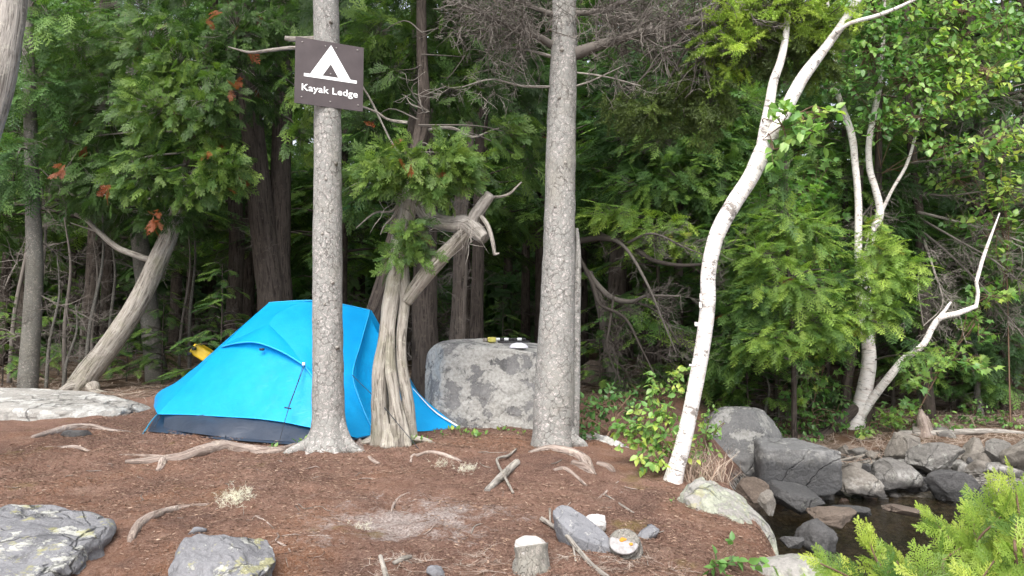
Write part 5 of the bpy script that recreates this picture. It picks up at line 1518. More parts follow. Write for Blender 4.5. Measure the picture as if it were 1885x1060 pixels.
# ------------------------------------------------------------------ stump, roots, sticks
q, d = hit(978, 1052)
ts_ = thing('stump', 'small cut sapling stump with a pale top at the bottom beside the slate slab', 'stump', q, None)
r_ = 31 * d / F
mb = MB()
tube(mb, [q + [.004, 0, -.05], q + [0, 0, .01], q + [.002, .01, .05], q + [-.004, .02, .098]], [r_ * 1.35, r_ * 1.12, r_ * .98, r_ * .97], 36, 40, .22, 5, fr=30)
mb.build('bark', bark_scaly('stump_bark', (.27, .24, .22), (.42, .38, .35), (.62, .58, .54), 50), ts_, q)
mb = MB()
tube(mb, [q + [-.004, .02, .088], q + [-.003, .014, .101], q + [-.003, .013, .104]], [r_ * .90, r_ * .93, r_ * .8], 30, 5, .16, 6, fr=30)
mb.build('cut_top', m_cutwood, ts_, q)

q, d = hit(1148, 1018)
t9 = thing('stump', 'low slanted stump with an orange patch on its pale cut face', 'stump', q, None)
k = 29 * d / F
ax_ = unit(np.array([-.05, -.50, .8]))
mb = MB()
tube(mb, [q + [.02, .03, -.05], q + [.01, .015, .02], q + ax_ * .055], [k * 1.1, k * 1.0, k * .92], 28, 24, .12, 15, fr=25)
mb.build('bark', bpy.data.materials['stump_bark'], t9, q)
mb = MB()
tube(mb, [q + ax_ * .05, q + ax_ * .060, q + ax_ * .062], [k * .88, k * .9, k * .75], 26, 5, .08, 16)
mb.build('cut_top', simple_noise('aged_cut_wood', (.17, .16, .16), (.33, .315, .315), 35), t9, q)
mb = MB()
e1 = unit(np.cross(ax_, [1, 0, 0])); e2 = unit(np.cross(ax_, e1))
for (u1, u2, rr_) in ((.30, -.05, .20), (.15, .12, .14), (-.2, -.42, .12)):
    cc = q + ax_ * .0625 - e1 * k * u1 * -1 + e2 * k * u2
    tube(mb, [cc, cc + ax_ * .003, cc + ax_ * .004], [k * rr_, k * rr_ * .9, k * rr_ * .5], 12, 4, .3, int(u1 * 100) + 60)
mb.build('orange_patch', m_orange, t9, q)

def ground_tube(mb, L, lift=.4, seg=9, n=40, rough=.14, seed=1):
    """root or stick lying on the ground: pixel points (px, py, width px, extra lift m)"""
    pts, rad = [], []
    for e in L:
        q, d = hit(e[0], e[1])
        r = e[2] * .5 * d / F
        pts.append(q + [0, 0, r * lift + (e[3] if len(e) > 3 else 0)]); rad.append(r)
    pr = np.array(pts)
    tube(mb, pr, rad, seg, n, rough, seed, fr=18)
    return pr
def root(label, L, mat, seed, extra=(), name='root', cat='root', lift=.3, group=None):
    mb = MB()
    pr = ground_tube(mb, L, lift, 12, 50, .16, seed)
    for e in extra:
        ground_tube(mb, e, lift, 7, 26, .16, seed + 1)
    return tag(mb.build(name, mat, None, pr[0]), label, cat, group)
root('thick bare exposed root running across the ground in front of the tent', [(232, 852, 8), (280, 850, 15), (330, 846, 20), (372, 834, 24), (405, 826, 25), (440, 830, 22), (480, 834, 20), (515, 832, 16), (545, 822, 12)], m_root, 1, ([(220, 838, 4), (262, 840, 7), (300, 842, 7)], [(300, 850, 16), (296, 862, 14), (288, 868, 6)]))
root('curved whitish root rising out of the ground above the bottom rock', [(237, 1004, 12), (245, 985, 15), (258, 966, 17), (285, 951, 16), (320, 940, 14), (350, 934, 10), (385, 929, 4)], m_root, 2, ([(350, 934, 5), (380, 930, 4), (410, 928, 3)],))
root('low brown root left of the tent beside the dark stone', [(60, 806, 8), (95, 798, 13), (130, 790, 14), (165, 788, 12), (200, 793, 8), (240, 796, 4)], m_root, 3)
root('thin root lying left of the thick exposed root', [(82, 824, 4), (112, 824, 5), (140, 824, 7), (165, 832, 5)], m_root, 4)
root('thin forked root hanging down from the foot of the sign spruce', [(658, 790, 10), (662, 812, 9), (668, 832, 8), (682, 845, 7), (698, 855, 6)], m_root, 5, ([(658, 815, 5), (658, 832, 5), (664, 838, 3)],))
root('brown root snaking right of the twisted cedar', [(765, 840, 5), (790, 834, 8), (815, 838, 9), (838, 846, 8), (850, 850, 4)], m_root, 6, ([(756, 852, 4), (758, 842, 6), (765, 838, 6), (770, 844, 4)],))
root('pale knobbly roots below the pinkish spruce at the mound edge', [(975, 835, 8), (1010, 828, 14), (1045, 835, 20), (1075, 850, 22), (1090, 870, 12)], m_root, 7, ([(1055, 855, 14), (1080, 865, 18), (1095, 875, 8)], [(1100, 855, 10), (1120, 862, 14), (1130, 870, 8)]))
root('straight grey weathered stick half sunk in the ground', [(952, 856, 13, .01), (935, 872, 14, .012), (915, 890, 14, .008), (896, 905, 11)], m_grey_limb, 8, name='stick', cat='stick')
root('bent pale twig crossing the grey weathered stick', [(950, 832, 4, .01), (935, 845, 5, .012), (916, 853, 5, .02), (918, 870, 5, .03), (928, 888, 5, .03), (945, 910, 4)], m_twig_pale, 9, name='stick', cat='stick', lift=1)
root('long pale fallen branch across the slate slab at the bottom', [(996, 962, 8, .01), (1015, 975, 8, .012), (1040, 1000, 8, .03), (1062, 1022, 8, .02), (1090, 1045, 9), (1120, 1068, 9)], m_twig_pale, 10, ([(1013, 974, 4, .01), (1012, 950, 4, .03)], [(1055, 1015, 4, .02), (1060, 1035, 4)]), name='fallen_branch', cat='branch', lift=1)
root('upright looking pale stick stub at the bottom centre', [(700, 1028, 9), (706, 1048, 10), (712, 1070, 10)], m_twig_pale, 11, name='stick', cat='stick', lift=.8)
root('short broken pale stick near the bottom centre', [(724, 1040, 8), (740, 1033, 10), (756, 1027, 7)], m_twig_pale, 12, name='stick', cat='stick', lift=.8)
root('curved brown twig on the bleached patch of ground', [(720, 944, 4), (726, 928, 5), (738, 916, 5), (754, 909, 4)], m_root, 13, name='stick', cat='stick', lift=.8)
root('thin dark twig curving below the bleached patch', [(566, 988, 3), (595, 988, 4), (620, 994, 4), (640, 1008, 3)], m_root, 14, name='stick', cat='stick', lift=.8)
root('wandering thin root left of the bleached patch', [(470, 950, 3), (490, 962, 4), (512, 986, 4), (508, 996, 3), (530, 1010, 4), (540, 1034, 3)], m_root, 15, cat='root', lift=.6)
root('pale twig on the right slope of the mound', [(1020, 868, 6), (1040, 866, 8), (1062, 880, 6), (1080, 896, 4)], m_root, 16, name='stick', cat='stick', lift=.8)
root('thin straight twig lying down the right slope of the mound', [(1090, 930, 3), (1110, 912, 4), (1138, 888, 3)], m_root, 17, name='stick', cat='stick', lift=.8)
root('long thin twig pointing down the slope toward the lichen slab', [(1115, 912, 3), (1150, 935, 4), (1185, 958, 3)], m_twig_pale, 18, name='stick', cat='stick', lift=.8)
root('driftwood log lying along the top of the rocky bank', [(1655, 800, 10), (1700, 803, 12), (1760, 800, 11), (1830, 797, 9), (1885, 800, 6)], m_grey_limb, 19, name='driftwood', cat='driftwood', lift=.8)
root('fallen brown log lying in the dry twigs on the right bank', [(1665, 752, 12), (1710, 748, 14), (1760, 744, 12), (1790, 742, 7)], m_root, 20, name='fallen_log', cat='log', lift=.8)
root('thin white drift stick poking from the bank below the birch clump', [(1545, 850, 4), (1580, 843, 5), (1615, 836, 5)], m_twig_pale, 21, name='stick', cat='stick', lift=1)
# broken stump on the bank
q, d = hit(1702, 800)
mb = MB()
tube(mb, [q + [0, 0, -.05], q + [0, 0, .06], q + [-.02, 0, .16], q + [-.03, 0, .27]], [.11, .075, .06, .015], 16, 30, .3, 5, fr=20)
tube(mb, [q + [.04, 0, .0], q + [.03, 0, .12], q + [.035, 0, .20]], [.05, .035, .008], 10, 16, .3, 6)
tag(mb.build('broken_stump', m_root, None, q), 'small splintered broken stump on the top of the right bank', 'stump')
# loose twigs
gt, lt = 'small dry twigs scattered on the needle ground', 'small dry pale twig lying on the reddish brown needle ground'
def on_ground_clear(px, py):
    q, d = hit(px, py)
    return q, d
for i in range(56):
    px, py = R(20, 1240), R(835, 1055)
    if (px < 200 and py > 940) or (325 < px < 515 and py > 980) or (px > 1180 and py < 900):
        continue
    q, d = hit(px, py)
    L_, a_ = R(.03, .13) * R(.6, 1.4), R(0, 6.28)
    v = np.array([math.cos(a_), math.sin(a_), 0])
    pts = []
    for t in (-.5, -.1, .25, .5):
        w = q + v * L_ * t + np.array([-v[1], v[0], 0]) * R(-.12, .12) * L_
        pts.append([w[0], w[1], gz(w[0], w[1]) + .005])
    mb = MB()
    r0 = R(.0010, .0030)
    tube(mb, pts, [r0 * .7, r0, r0 * .9, r0 * .4], 6, 14, .2, i)
    tag(mb.build('twig', (m_twig_pale, m_root, m_twig)[i % 3], None, q), lt, 'twig', gt)

# ------------------------------------------------------------------ pale lichen tufts, green sprouts
def tuft(label, px, py, w, n, name='lichen_tuft'):
    q, d = hit(px, py)
    k = w * .5 * d / F
    mb = MB()
    O = np.column_stack([rng.normal(0, .45, n) * k, rng.normal(0, .45, n) * k * 1.2, np.abs(rng.normal(0, .12, n)) * k]) 
    O += q
    O[:, 2] += G(O[:, 0], O[:, 1]) - q[2]
    stamp(mb, DEAD, O, rng.normal(size=(n, 3)) + [0, 0, .6], rng.normal(size=(n, 3)), k * .55, rng.uniform(0, 1, n))
    tag(mb.build(name, f_lichen, None, q), label, 'lichen')
tuft('pale lichen tuft lying left of centre on the brown ground', 436, 926, 62, 90)
tuft('left of two small white lichen tufts below the twisted cedar', 814, 858, 30, 60)
tuft('right of two small white lichen tufts below the twisted cedar', 858, 868, 36, 70)
tuft('faint pale lichen tuft on the bleached patch', 660, 974, 40, 26)
gg, lg = 'small green sprouts along the crest of the mound', 'small green sprout growing on the crest of the mound near the tree feet'
for px, py, w, n in ((575, 822, 40, 34), (600, 816, 30, 26), (555, 818, 22, 14), (770, 815, 26, 30), (700, 796, 22, 18), (858, 800, 20, 16), (884, 805, 26, 24), (930, 795, 22, 18), (836, 796, 26, 18), (502, 828, 24, 10), (1000, 792, 18, 14), (960, 800, 16, 10), (810, 802, 20, 12), (1240, 925, 14, 8)):
    q, d = hit(px, py)
    k = w * d / F
    mb = MB()
    O = np.repeat(q[None], n, 0) + rng.normal(size=(n, 3)) * [k * .3, k * .3, 0] + [0, 0, .004]
    D = unit(rng.normal(size=(n, 3)) * .6 + [0, 0, .7])
    n = max(6, n // 2); O = O[:n]; D = D[:n]
    stamp(mb, [BIRCH], O + D * k * .2, D, rng.normal(size=(n, 3)) * .5 + [0, -.4, .5], k * rng.uniform(.25, .5, n), rng.uniform(.2, .8, n))
    ribbons(mb, O - [0, 0, .01], O + D * k * .25, .0012, .001, .2)
    tag(mb.build('sprout', f_leaf, None, q), lg, 'plant', gg)
# dry grass at the birch foot, and grass blades bottom left
def grass(name, label, px, py, w, n, h, mat, a, kind='plant', group=None):
    q, d = hit(px, py)
    k = w * .5 * d / F
    mb = MB()
    O = np.column_stack([q[0] + rng.normal(0, .5, n) * k, q[1] + rng.normal(0, .5, n) * k, np.zeros(n)])
    O[:, 2] = G(O[:, 0], O[:, 1]) - .01
    D = unit(rng.normal(size=(n, 3)) * [.45, .45, .1] + [0, 0, 1])
    H = h * rng.uniform(.5, 1.1, n)[:, None]
    M_ = O + D * H * .55
    E = O + D * H + rng.normal(size=(n, 3)) * [1, 1, 0] * H * .22
    av = rng.uniform(*a, n)
    s_ = unit(np.cross(D, rng.normal(size=(n, 3)))) * .0022
    V = np.stack([O - s_, O + s_, M_ - s_ * .8, M_ + s_ * .8, E], 1)
    b = np.arange(n)[:, None] * 5
    mb.add(V.reshape(-1, 3), b + np.array([[0, 1, 3, 2]]), None, av)
    mb.t.append(np.hstack([b + 2, b + 3, b + 4])); mb.ta.append(av); mb.tm.append(np.zeros(n, int))
    tag(mb.build(name, mat, None, q), label, kind, group)
grass('grass_tuft', 'dry pale grass tuft around the foot of the white birch', 1275, 885, 60, 170, .22, f_needle, (.65, 1.))
grass('grass_tuft', 'thin dry grass tuft beside the lichen slab top', 1320, 885, 40, 70, .25, f_needle, (.55, 1.))
grass('grass_tuft', 'bright green grass blades in the bottom left corner', 80, 1062, 40, 40, .07, f_bright, (.2, .8))
grass('grass_tuft', 'green grass tuft in front of the sign spruce foot', 600, 822, 60, 60, .05, f_bright, (.0, .3))
# matted pale twigs at the near edge of the mound
O = np.array([hit(R(840, 1210), R(1012, 1062))[0] for _ in range(34)] + [hit(R(620, 860), R(1030, 1062))[0] for _ in range(9)])
mb = MB()
n = len(O)
stamp(mb, DEAD, O, unit(rng.normal(size=(n, 3)) * [1, .5, .1]), np.tile([0, 0, 1.], (n, 1)), rng.uniform(.08, .2, n), .5)
V_ = np.vstack(mb.v); zg = G(V_[:, 0], V_[:, 1]); V_[:, 2] = zg + .004 + np.clip((V_[:, 2] - zg) * .3, 0, .02)
mb.v = [V_]; mb.bc = [V_]
tag(mb.build('matted_twigs', simple_noise('matted_pale_twigs', (.22, .16, .13), (.42, .36, .31), 9)), 'matted thin pale twigs lying along the near edge of the mound', 'litter', kind='stuff')
# needle and bark litter that nobody could count
n = 90000
x = rng.uniform(-3.3, 1.6, n); y = 2.7 + 4.2 * rng.uniform(0, 1, n) ** 1.3
k = (x < np.interp(y, XS[0], XS[1]) + .1)
x, y = x[k], y[k]
n = len(x)
dens = fbm(np.column_stack([x * 1.7, y * 1.7, 0 * x]), 3, 77) > -.25 + rng.normal(0, .2, n)
x, y = x[dens], y[dens]; n = len(x)
th = rng.uniform(0, np.pi, n); L_ = rng.uniform(.008, .024, n); wd = rng.uniform(.0003, .0008, n)
chip = rng.uniform(size=n) < .015
wd = np.where(chip, rng.uniform(.002, .005, n), wd); L_ = np.where(chip, rng.uniform(.008, .022, n), L_)
dx, dy = np.cos(th), np.sin(th)
V = []
for a_, b_ in ((-.5, -1), (.5, -1), (.5, 1), (-.5, 1)):
    vx = x + dx * L_ * a_ - dy * wd * b_; vy = y + dy * L_ * a_ + dx * wd * b_
    V.append(np.column_stack([vx, vy, G(vx, vy) + .0035 + rng.uniform(0, .006, n)]))
V = np.stack(V, 1)
mb = MB()
mb.add(V.reshape(-1, 3), np.arange(n * 4).reshape(n, 4), None, np.clip(rng.beta(3, 4.2, n), 0, 1))
tag(mb.build('needle_litter', f_needle), 'scattered brown needles and bark flakes over the ground', 'litter', kind='stuff')

# dry fallen twigs matted on the forest floor
n = 2200
x = np.concatenate([rng.uniform(1.9, 8, n // 2), rng.uniform(-8, 1.2, n - n // 2)])
y = np.concatenate([rng.uniform(8.2, 12.5, n // 2), rng.uniform(7.8, 13, n - n // 2)])
O = np.column_stack([x, y, G(x, y) + .015])
D = unit(rng.normal(size=(n, 3)) * [1, 1, .12])
mb = MB()
stamp(mb, DEAD, O, D, np.tile([0, 0, 1.], (n, 1)) + rng.normal(size=(n, 3)) * .2, rng.uniform(.3, .85, n), .5)
V_ = np.vstack(mb.v); zg = G(V_[:, 0], V_[:, 1])
V_[:, 2] = zg + .004 + np.clip((V_[:, 2] - zg) * .35, 0, .10)
mb.v = [V_]; mb.bc = [V_]
tag(mb.build('fallen_twigs', simple_noise('mixed_twigs', (.16, .11, .08), (.36, .29, .24), 6)), 'brown dry twigs matted over the forest floor', 'litter', kind='stuff')

# ------------------------------------------------------------------ tent
def fabric(name, c0, c1, trans, rough=.42):
    M = Mat(name)
    n = M.noise(M.coord('obj'), 5, 5, .6)
    c = M.mix(M.g(n, .3, .7), c0, c1)
    w = M.noise(M.coord('obj', (1, 1, 2.2)), 11, 4, .6, 1.2)
    M.fin(c, rough, M.bump(M.math('ADD', w, M.math('MULTIPLY', M.noise(M.coord('obj'), 160, 2), .03)), .02, .22), .4)
    if trans:
        tr = M.n('BsdfTranslucent'); M.set(tr, 'Color', c)
        mx = M.n('MixShader'); M.set(mx, 0, trans); M.set(mx, 1, M.b.outputs[0]); M.set(mx, 2, tr.outputs[0])
        M.set(M.out, 'Surface', mx.outputs[0])
    return M.m
m_fly = fabric('blue_tent_nylon', (.001, .31, .70), (.004, .36, .76), .25)
m_tub = fabric('slate_tub_nylon', (.022, .03, .048), (.032, .043, .066), 0, .45)
m_cord = Mat('dark_cord').fin((.03, .035, .045), .8)
m_cordb = Mat('blue_cord').fin((.02, .22, .36), .7)
m_seam = fabric('blue_seam_tape', (.02, .38, .78), (.04, .43, .80), .1)
m_trimw = Mat('pale_trim').fin((.75, .78, .8), .6)
tb = at(560, 6.2, 0)
tt = thing('tent', 'bright blue dome tent with dark floor wall pitched behind the sign spruce', 'tent', tb, None)
fly = MB()
def Q3(L):
    return [P(*a) for a in L]
def patch(bottom, top, left=None, right=None, nu=34, nv=26, sag=0., wr=.006, seed=1, mb=None):
    """Coons patch between four boundary curves (bottom/top run left to right, left/right run bottom to top)"""
    B, T = spline(bottom, nu), spline(top, nu)
    Lc = spline([B[0]] + list(left or []) + [T[0]], nv)
    Rc = spline([B[-1]] + list(right or []) + [T[-1]], nv)
    u = np.linspace(0, 1, nu)[None, :, None]; v = np.linspace(0, 1, nv)[:, None, None]
    X = (1 - v) * B[None] + v * T[None] + (1 - u) * Lc[:, None] + u * Rc[:, None] - ((1 - u) * (1 - v) * B[0] + u * (1 - v) * B[-1] + (1 - u) * v * T[0] + u * v * T[-1])
    nrm = unit(np.cross(np.gradient(X, axis=1).reshape(-1, 3), np.gradient(X, axis=0).reshape(-1, 3))).reshape(nv, nu, 3)
    e = (np.sin(np.pi * np.clip(u, 0, 1)) * np.sin(np.pi * np.clip(v, 0, 1)))
    w = fbm(X.reshape(-1, 3) * [4, 4, 5], 3, seed).reshape(nv, nu, 1)
    dg = fbm(np.column_stack([(X[..., 0] * 1.0 + X[..., 2] * .8).ravel() * 12, (X[..., 2] - X[..., 0]).ravel() * 1.3, 0 * X[..., 0].ravel()]), 2, seed + 4).reshape(nv, nu, 1)
    X = X + nrm * (e ** .4 * wr * (w * 1.1 + dg * .9) + sag * e)
    i = (np.arange(nv - 1)[:, None] * nu + np.arange(nu - 1)[None]).ravel()
    (mb or fly).add(X.reshape(-1, 3), np.stack([i, i + 1, i + nu + 1, i + nu], -1))
A = P(290, 762, 5.95); L_ = P(408, 638, 6.3); Rr = P(560, 672, 5.78); Fq = P(628, 797, 5.38); T1 = P(495, 557, 6.6); Tm = P(560, 554, 6.45); C = P(494, 597, 6.22); K1 = P(514, 575, 6.345)
T2 = P(681, 571, 6.65); Gc = P(650, 690, 5.85); H = P(692, 802, 5.62); B = P(844, 786, 5.95)
BLk = P(283, 746, 7.0); BRk = P(800, 770, 7.4)
# front vestibule panel under the brow
patch([A, P(350, 763, 5.79), P(420, 767, 5.66), P(470, 770, 5.57), P(520, 776, 5.5), P(560, 784, 5.44), Fq], [L_, P(440, 632, 6.16), P(475, 633, 6.05), P(520, 650, 5.92), Rr], [P(345, 704, 6.12)], [P(604, 740, 5.55)], 50, 36, .02, .008, 1)
# hood above the brow, its dark left side, and the main upper panel
patch([L_ + [0, -.03, .004], P(440, 630, 6.1), P(475, 630, 5.98), P(520, 647, 5.86), Rr + [0, -.03, .006]], [C, C + [.0005, 0, 0], C + [.001, 0, 0]], None, [P(528, 630, 5.99)], 40, 20, .005, .004, 2)
patch([L_, P(435, 626, 6.28), C], [T1, P(528, 555, 6.5), Tm], [P(450, 597, 6.45)], [K1], 24, 24, .012, .004, 3)
patch([C, P(528, 630, 5.995), Rr, P(600, 690, 5.78), Gc], [Tm, P(600, 556, 6.47), P(640, 563, 6.55), T2], [K1], [P(663, 632, 6.2)], 44, 26, .03, .006, 4)
# right of the sign spruce: lower front panel and the steep right side
patch([Fq, P(660, 806, 5.5), H], [Rr, P(600, 690, 5.78), Gc], [P(604, 740, 5.55)], [P(668, 750, 5.70)], 30, 30, .012, .012, 5)
patch([H, P(740, 796, 5.75), P(800, 792, 5.87), B], [Gc, P(664, 632, 6.2), T2], [P(668, 750, 5.70)], [P(775, 728, 6.1), P(735, 676, 6.25), P(690, 602, 6.55)], 40, 36, -.03, .010, 6)
# back side and the low back wing at the left
patch([BLk, P(560, 740, 7.9), BRk], [T1, P(600, 560, 6.7), T2], [P(350, 690, 6.9)], [P(745, 690, 6.9)], 40, 24, -.03, .006, 7)
patch([A, P(284, 750, 6.3), BLk], [L_, P(440, 605, 6.5), T1], [P(345, 704, 6.12)], [P(292, 722, 6.95), P(350, 690, 6.8)], 26, 26, -.02, .005, 8)
patch([B, BRk + [0, 0, 0]], [T2, T2 + [.01, .02, 0]], [P(775, 728, 6.1), P(735, 676, 6.25), P(690, 602, 6.55)], [P(760, 705, 6.95)], 14, 26, 0, .004, 9)
o_fly = fly.build('rainfly', m_fly, tt, tb)
sm = MB()
tube(sm, Q3([(408, 638, 6.26), (440, 631, 6.09), (475, 631, 5.96), (520, 648, 5.85), (560, 672, 5.74)]), [.006] * 5, 6, 40, 0)
tube(sm, Q3([(560, 672, 5.75), (580, 700, 5.66), (604, 740, 5.53), (628, 798, 5.37)]), [.004] * 4, 5, 24, 0)
tube(sm, [T2, P(664, 632, 6.18), Gc + [0, -.01, 0], P(668, 750, 5.68), H + [0, -.01, 0]], [.004] * 5, 5, 36, 0)
tube(sm, [T1, Tm + [0, 0, .004], P(600, 555, 6.47), P(640, 562, 6.55), T2], [.005] * 5, 6, 30, 0)
tube(sm, [A, P(350, 763, 5.785), P(420, 767, 5.655), P(470, 770, 5.565), P(520, 776, 5.495), P(560, 784, 5.435), Fq], [.004] * 7, 5, 40, 0)
sm.build('seam', m_seam, o_fly, tb)
sm = MB()
tube(sm, [B + [.0, -.01, .004], P(800, 757, 5.99), P(760, 715, 6.12)], [.008, .005, .002], 6, 20, 0)
sm.build('pale_edge_trim', m_trimw, o_fly, tb)
tub = MB()
def gp(px, d, dz):
    q = P(px, 640, d); return np.array([q[0], q[1], gz(q[0], q[1]) + dz])
hp = lambda a, b: hit(a, b)[0] + np.array([0, 0, .012])
patch([hp(300, 792), hp(360, 801), hp(420, 808), hp(514, 815), hp(560, 818), hp(632, 820)],
      [A + [.04, .04, .008], P(350, 759, 5.84), P(420, 763, 5.71), P(500, 770, 5.58), P(560, 780, 5.49), P(628, 790, 5.43)], None, None, 60, 14, .015, .016, 21, tub)
patch([gp(632, 5.44, .01), gp(700, 5.7, .01), gp(800, 5.98, .01)], [P(628, 790, 5.47), P(700, 790, 5.75), P(800, 785, 6.02)], None, None, 24, 6, 0, .006, 22, tub)
tub.build('floor_wall', m_tub, tt, tb)
fp = MB()
ring = [hp(272, 797), hp(400, 811), hp(514, 820), hp(600, 824), gp(700, 5.62, .014), gp(820, 6.0, .014), gp(760, 7.2, .03), gp(300, 7.0, .03)]
fp.add(ring + [np.mean(ring, 0)], None, [[i, (i + 1) % 8, 8] for i in range(8)])
fp.build('ground_sheet', m_tub, tt, tb)
def cord(name, L, mat, r=.0026):
    m = MB()
    tube(m, Q3(L) if not isinstance(L[0], np.ndarray) else L, [r] * len(L), 5, 16, 0)
    m.build(name, mat, tt, tb)
s1, _ = hit(263, 799); s2, _ = hit(512, 821); s3, _ = hit(413, 814); s4, _ = hit(772, 826)
cord('guy_line', [A, (A + s1) / 2 + [0, 0, .01], s1], m_cordb, .0045)
cord('guy_line', [A + [.02, .01, -.01], (A + s1) / 2 + [.03, 0, -.03], s1 + [.03, .1, .02]], m_cord, .003)
cord('guy_line', [P(560, 674, 5.73), P(532, 750, 5.42), s2], m_cord)
cord('guy_line', [P(557, 675, 5.73), P(545, 712, 5.55), P(530, 750, 5.42)], m_cord, .002)
cord('guy_line', [P(419, 780, 5.60), P(416, 795, 5.57), s3], m_cord)
cord('guy_line', [P(648, 690, 5.82), P(700, 742, 5.38), P(745, 795, 5.2), s4 + [.0, -.02, 0]], m_cord)
for q in (s1, s2, s3):
    m = MB()
    tube(m, [q + [0, 0, -.04], q + [.005, .01, .012], q + [.012, .004, .014]], [.004, .004, .003], 6, 8, 0)
    m.build('stake', m_cord, tt, tb)
m = MB()
c = P(482, 643, 5.93)
for dx in (0,):
    V = [c + [a * .017, -.008, b * .009] for a, b in ((-1, -1), (1, -1), (1, 1), (-1, 1))] + [c + [a * .017, .01, b * .009] for a, b in ((-1, -1), (1, -1), (1, 1), (-1, 1))]
    m.add(V, [[0, 1, 2, 3], [4, 7, 6, 5], [0, 4, 5, 1], [1, 5, 6, 2], [2, 6, 7, 3], [3, 7, 4, 0]])
m.build('vent_tab', m_cord, o_fly, tb)
m = MB()
c = P(559, 670, 5.725)
V = [c + [a * .009, -.006, b * .012] for a, b in ((-1, -1), (1, -1), (1, 1), (-1, 1))] + [c + [a * .009, .01, b * .012] for a, b in ((-1, -1), (1, -1), (1, 1), (-1, 1))]
m.add(V, [[0, 1, 2, 3], [4, 7, 6, 5], [0, 4, 5, 1], [1, 5, 6, 2], [2, 6, 7, 3], [3, 7, 4, 0]])
m.build('brow_tab', m_trimw, o_fly, tb)
cord('line_tensioner', [P(524, 750, 5.42), P(530, 751, 5.41), P(536, 752, 5.42)], m_cord, .005)

# ------------------------------------------------------------------ gear
m_yel = simple_noise('yellow_plastic', (.62, .42, .02), (.72, .50, .03), 15, .45, .001, .5)
c = P(375, 650, 8.4); c0 = np.array([c[0], c[1], gz(c[0], c[1])])
tk = thing('yellow_bag', 'bright yellow bag half hidden behind the left slope of the tent', 'bag', c0, None)
mb = MB()
V, T = ICO[4]
v = V / (np.abs(V) ** 8).sum(1, keepdims=True) ** (1 / 8)
v = v * (1 + .03 * fbm(V * 3, 3, 5))[:, None] * [.115, .10, .062]
v = np.column_stack([v[:, 0] * .86 + v[:, 2] * .5, v[:, 1], v[:, 2] * .86 - v[:, 0] * .5])
mb.add(v + c, None, T)
mb.add(V / (np.abs(V) ** 6).sum(1, keepdims=True) ** (1 / 6) * [.10, .10, (c[2] - c0[2]) / 2] + [c[0] + .10, c[1] + .12, (c[2] + c0[2]) / 2 - .03], None, T, m=1)
mb.build('bag_body', [m_yel, m_cord], tk, c0)
for ox, oz in ((-.055, .045), (-.10, -.01)):
    m = MB()
    tube(m, [c + [ox - .02, -.118, oz], c + [ox + .02, -.125, oz + .005]], [.018, .016], 8, 4, .1)
    m.build('strap_buckle', m_cord, tk, c0)
# things on the boulder
bpy.context.view_layer.update()
bo = [o for o in COL.objects if o.name == 'boulder'][0]
bv = np.array([v.co[:] for v in bo.data.vertices]) + np.array(bo.location)
def top_at(x, y):
    k = np.argsort((bv[:, 0] - x) ** 2 + (bv[:, 1] - y) ** 2 - (bv[:, 2] > bv[:, 2].max() - .25) * .02)[:6]
    return float(bv[k, 2].max())
def boxm(mb, c, sx, sy, sz, yaw=0., bev=.12, m=0, roll=0.):
    V, T = ICO[3]
    v = V / (np.abs(V) ** 9).sum(1, keepdims=True) ** (1 / 9) * np.array([sx, sy, sz]) / 2
    v = np.column_stack([v[:, 0] * math.cos(roll) - v[:, 2] * math.sin(roll), v[:, 1], v[:, 0] * math.sin(roll) + v[:, 2] * math.cos(roll)])
    v = np.column_stack([v[:, 0] * math.cos(yaw) - v[:, 1] * math.sin(yaw), v[:, 0] * math.sin(yaw) + v[:, 1] * math.cos(yaw), v[:, 2]])
    mb.add(v + c, None, T, m=m)
dB = 6.35
x, y = P(905, 640, dB)[:2]
z = top_at(x, y)
mb = MB()
boxm(mb, np.array([x, y, z + .02]), .065, .05, .042, .2)
boxm(mb, np.array([x - .05, y + .01, z + .018]), .04, .045, .03, -.3, m=1)
m_yg = simple_noise('faded_yellow_foam', (.42, .38, .08), (.52, .48, .14), 30, .8)
tag(mb.build('camp_sponge', [m_yg, m_grey_limb], None, (x, y, z)), 'small faded yellow foam block on top of the large boulder', 'sponge')
mb = MB()
xe, ye = P(968, 640, dB + .05)[:2]
za = max(z + .018, top_at(xe, ye) + .018)
for i in range(7):
    a0 = np.array([x + .03, y + .03, za + .006]); a1 = np.array([xe, ye, za + .006])
    tube(mb, [a0 + (a1 - a0) * i / 7, a0 + (a1 - a0) * (i + 1) / 7], [.012, .012], 8, 4, 0, m=(1 if i in (0, 2, 5) else 0))
boxm(mb, np.array([(x + xe) / 2 + .04, y + .03, za - .014]), .26, .03, .018, .02)
m_blk = Mat('black_pole').fin((.025, .025, .028), .5)
tag(mb.build('banded_pole', [m_blk, m_trimw], None, (x, y, za)), 'dark pole with white bands lying along the boulder top', 'pole')
xb, yb = P(955, 640, dB - .15)[:2]
zb = top_at(xb, yb)
V, T = ICO[4]
mb = MB()
v = V * [.075, .07, .04]
v[:, 2] = np.maximum(v[:, 2], -.004)
v = v * (1 + .05 * fbm(V * 3, 3, 8))[:, None]
mb.add(v + [xb, yb, zb + .004], None, T)
m_cloth = fabric('white_cloth', (.62, .61, .68), (.70, .69, .75), 0, .8)
tag(mb.build('white_bundle', m_cloth, None, (xb, yb, zb)), 'rounded white bundle lying on the right part of the boulder top', 'bundle')

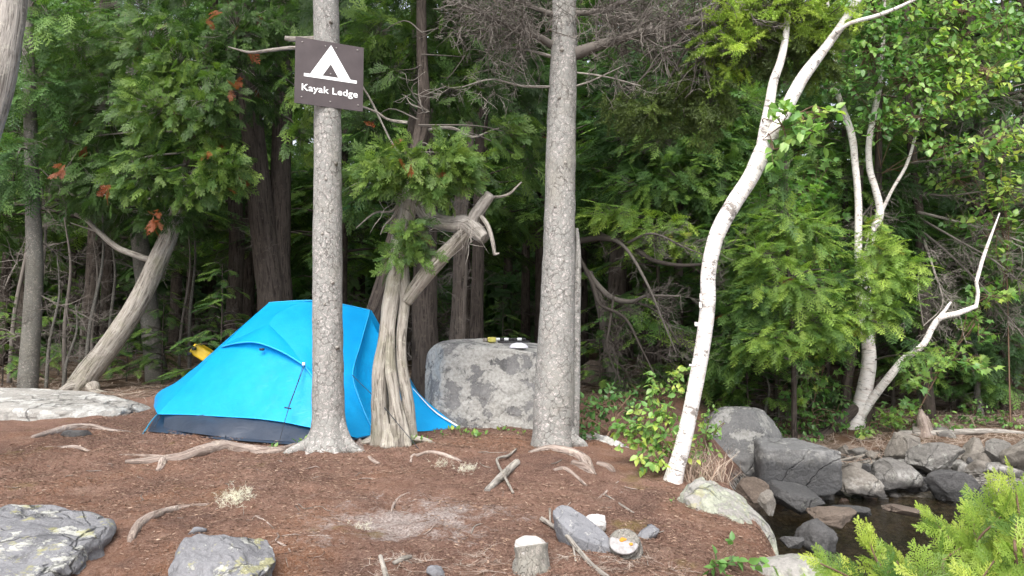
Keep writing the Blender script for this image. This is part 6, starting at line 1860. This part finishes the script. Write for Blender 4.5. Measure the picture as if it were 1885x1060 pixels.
# ------------------------------------------------------------------ near cedar bush in the lower right corner
q0 = P(1790, 1250, 2.0); q0[2] = gz(q0[0], q0[1])
tf = thing('cedar_bush', 'bright yellow green cedar bush close to the viewer in the lower right corner', 'bush', q0, None)
fm, tm = MB(), MB()
def near_bough(L, n, size, a):
    p_ = np.array([P(k[0], k[1] + LOWER, k[2]) for k in L])
    tube(tm, p_, np.linspace(.006, .0018, len(p_)), 6, 24, .08, 3)
    c = spline(p_, 100)
    k = np.linspace(12, 99, n).astype(int)
    d = unit(np.gradient(c, axis=0))[k]
    sd_ = unit(np.cross(d, [0, -.6, .6]))
    sg_ = np.where(np.arange(n) % 2, 1, -1)[:, None]
    D = d * .8 + sd_ * sg_ * rng.uniform(.3, .75, (n, 1)) + rng.normal(size=(n, 3)) * .12 + [0, 0, .06]
    D[-1] = d[-1]
    N = unit(rng.normal(size=(n, 3)) * .35 + [0, -.75, .6])
    stamp(fm, CEDAR_FINE, c[k], D, N, size * (1 - .35 * np.linspace(0, 1, n)) * rng.uniform(.8, 1.15, n), rng.uniform(*a, n))
LOWER = 32
near = [([(1720, 1160, 1.95), (1640, 1090, 1.9), (1570, 1035, 1.88), (1510, 1005, 1.85)], 13, .10), ([(1760, 1170, 1.9), (1680, 1080, 1.85), (1620, 1010, 1.85), (1600, 965, 1.85)], 13, .10),
        ([(1820, 1160, 1.9), (1790, 1060, 1.85), (1760, 980, 1.85), (1722, 930, 1.85)], 15, .11), ([(1850, 1160, 1.85), (1850, 1050, 1.8), (1835, 960, 1.8), (1830, 890, 1.8)], 17, .12),
        ([(1900, 1150, 1.8), (1890, 1040, 1.75), (1880, 950, 1.75), (1870, 870, 1.75)], 16, .12), ([(1780, 1180, 2.0), (1720, 1110, 2.0), (1680, 1050, 2.0), (1650, 1000, 2.0)], 14, .10),
        ([(1740, 1190, 1.8), (1650, 1130, 1.78), (1560, 1090, 1.75), (1500, 1060, 1.75)], 12, .10), ([(1880, 1150, 2.0), (1820, 1050, 2.0), (1800, 980, 2.0), (1790, 920, 2.0)], 15, .12),
        ([(1830, 1170, 1.75), (1770, 1110, 1.7), (1720, 1070, 1.7), (1700, 1020, 1.7)], 13, .10), ([(1930, 1120, 1.9), (1910, 1000, 1.9), (1895, 920, 1.9)], 14, .12),
        ([(1800, 1190, 1.7), (1790, 1120, 1.68), (1800, 1050, 1.68), (1830, 1000, 1.68)], 13, .10), ([(1850, 1180, 1.65), (1870, 1100, 1.62), (1885, 1040, 1.62)], 12, .10),
        ([(1700, 1180, 2.05), (1620, 1120, 2.05), (1560, 1070, 2.05), (1530, 1030, 2.05)], 12, .10)]
for L, n, s_ in near:
    near_bough(L, n + 4, s_ * .84, (.1, .88))
    near_bough([(a + R(-50, 50), b + R(10, 50), c + R(-.15, .15)) for a, b, c in L], n, s_ * .8, (.0, .7))
    tube(tm, [q0, (q0 + P(*L[0])) / 2 + [0, 0, .03], P(*L[0])], [.014, .010, .006], 6, 10, .1, 2)
fm.build('foliage', f_bright, tf, q0); tm.build('stems', m_twig_brown, tf, q0)
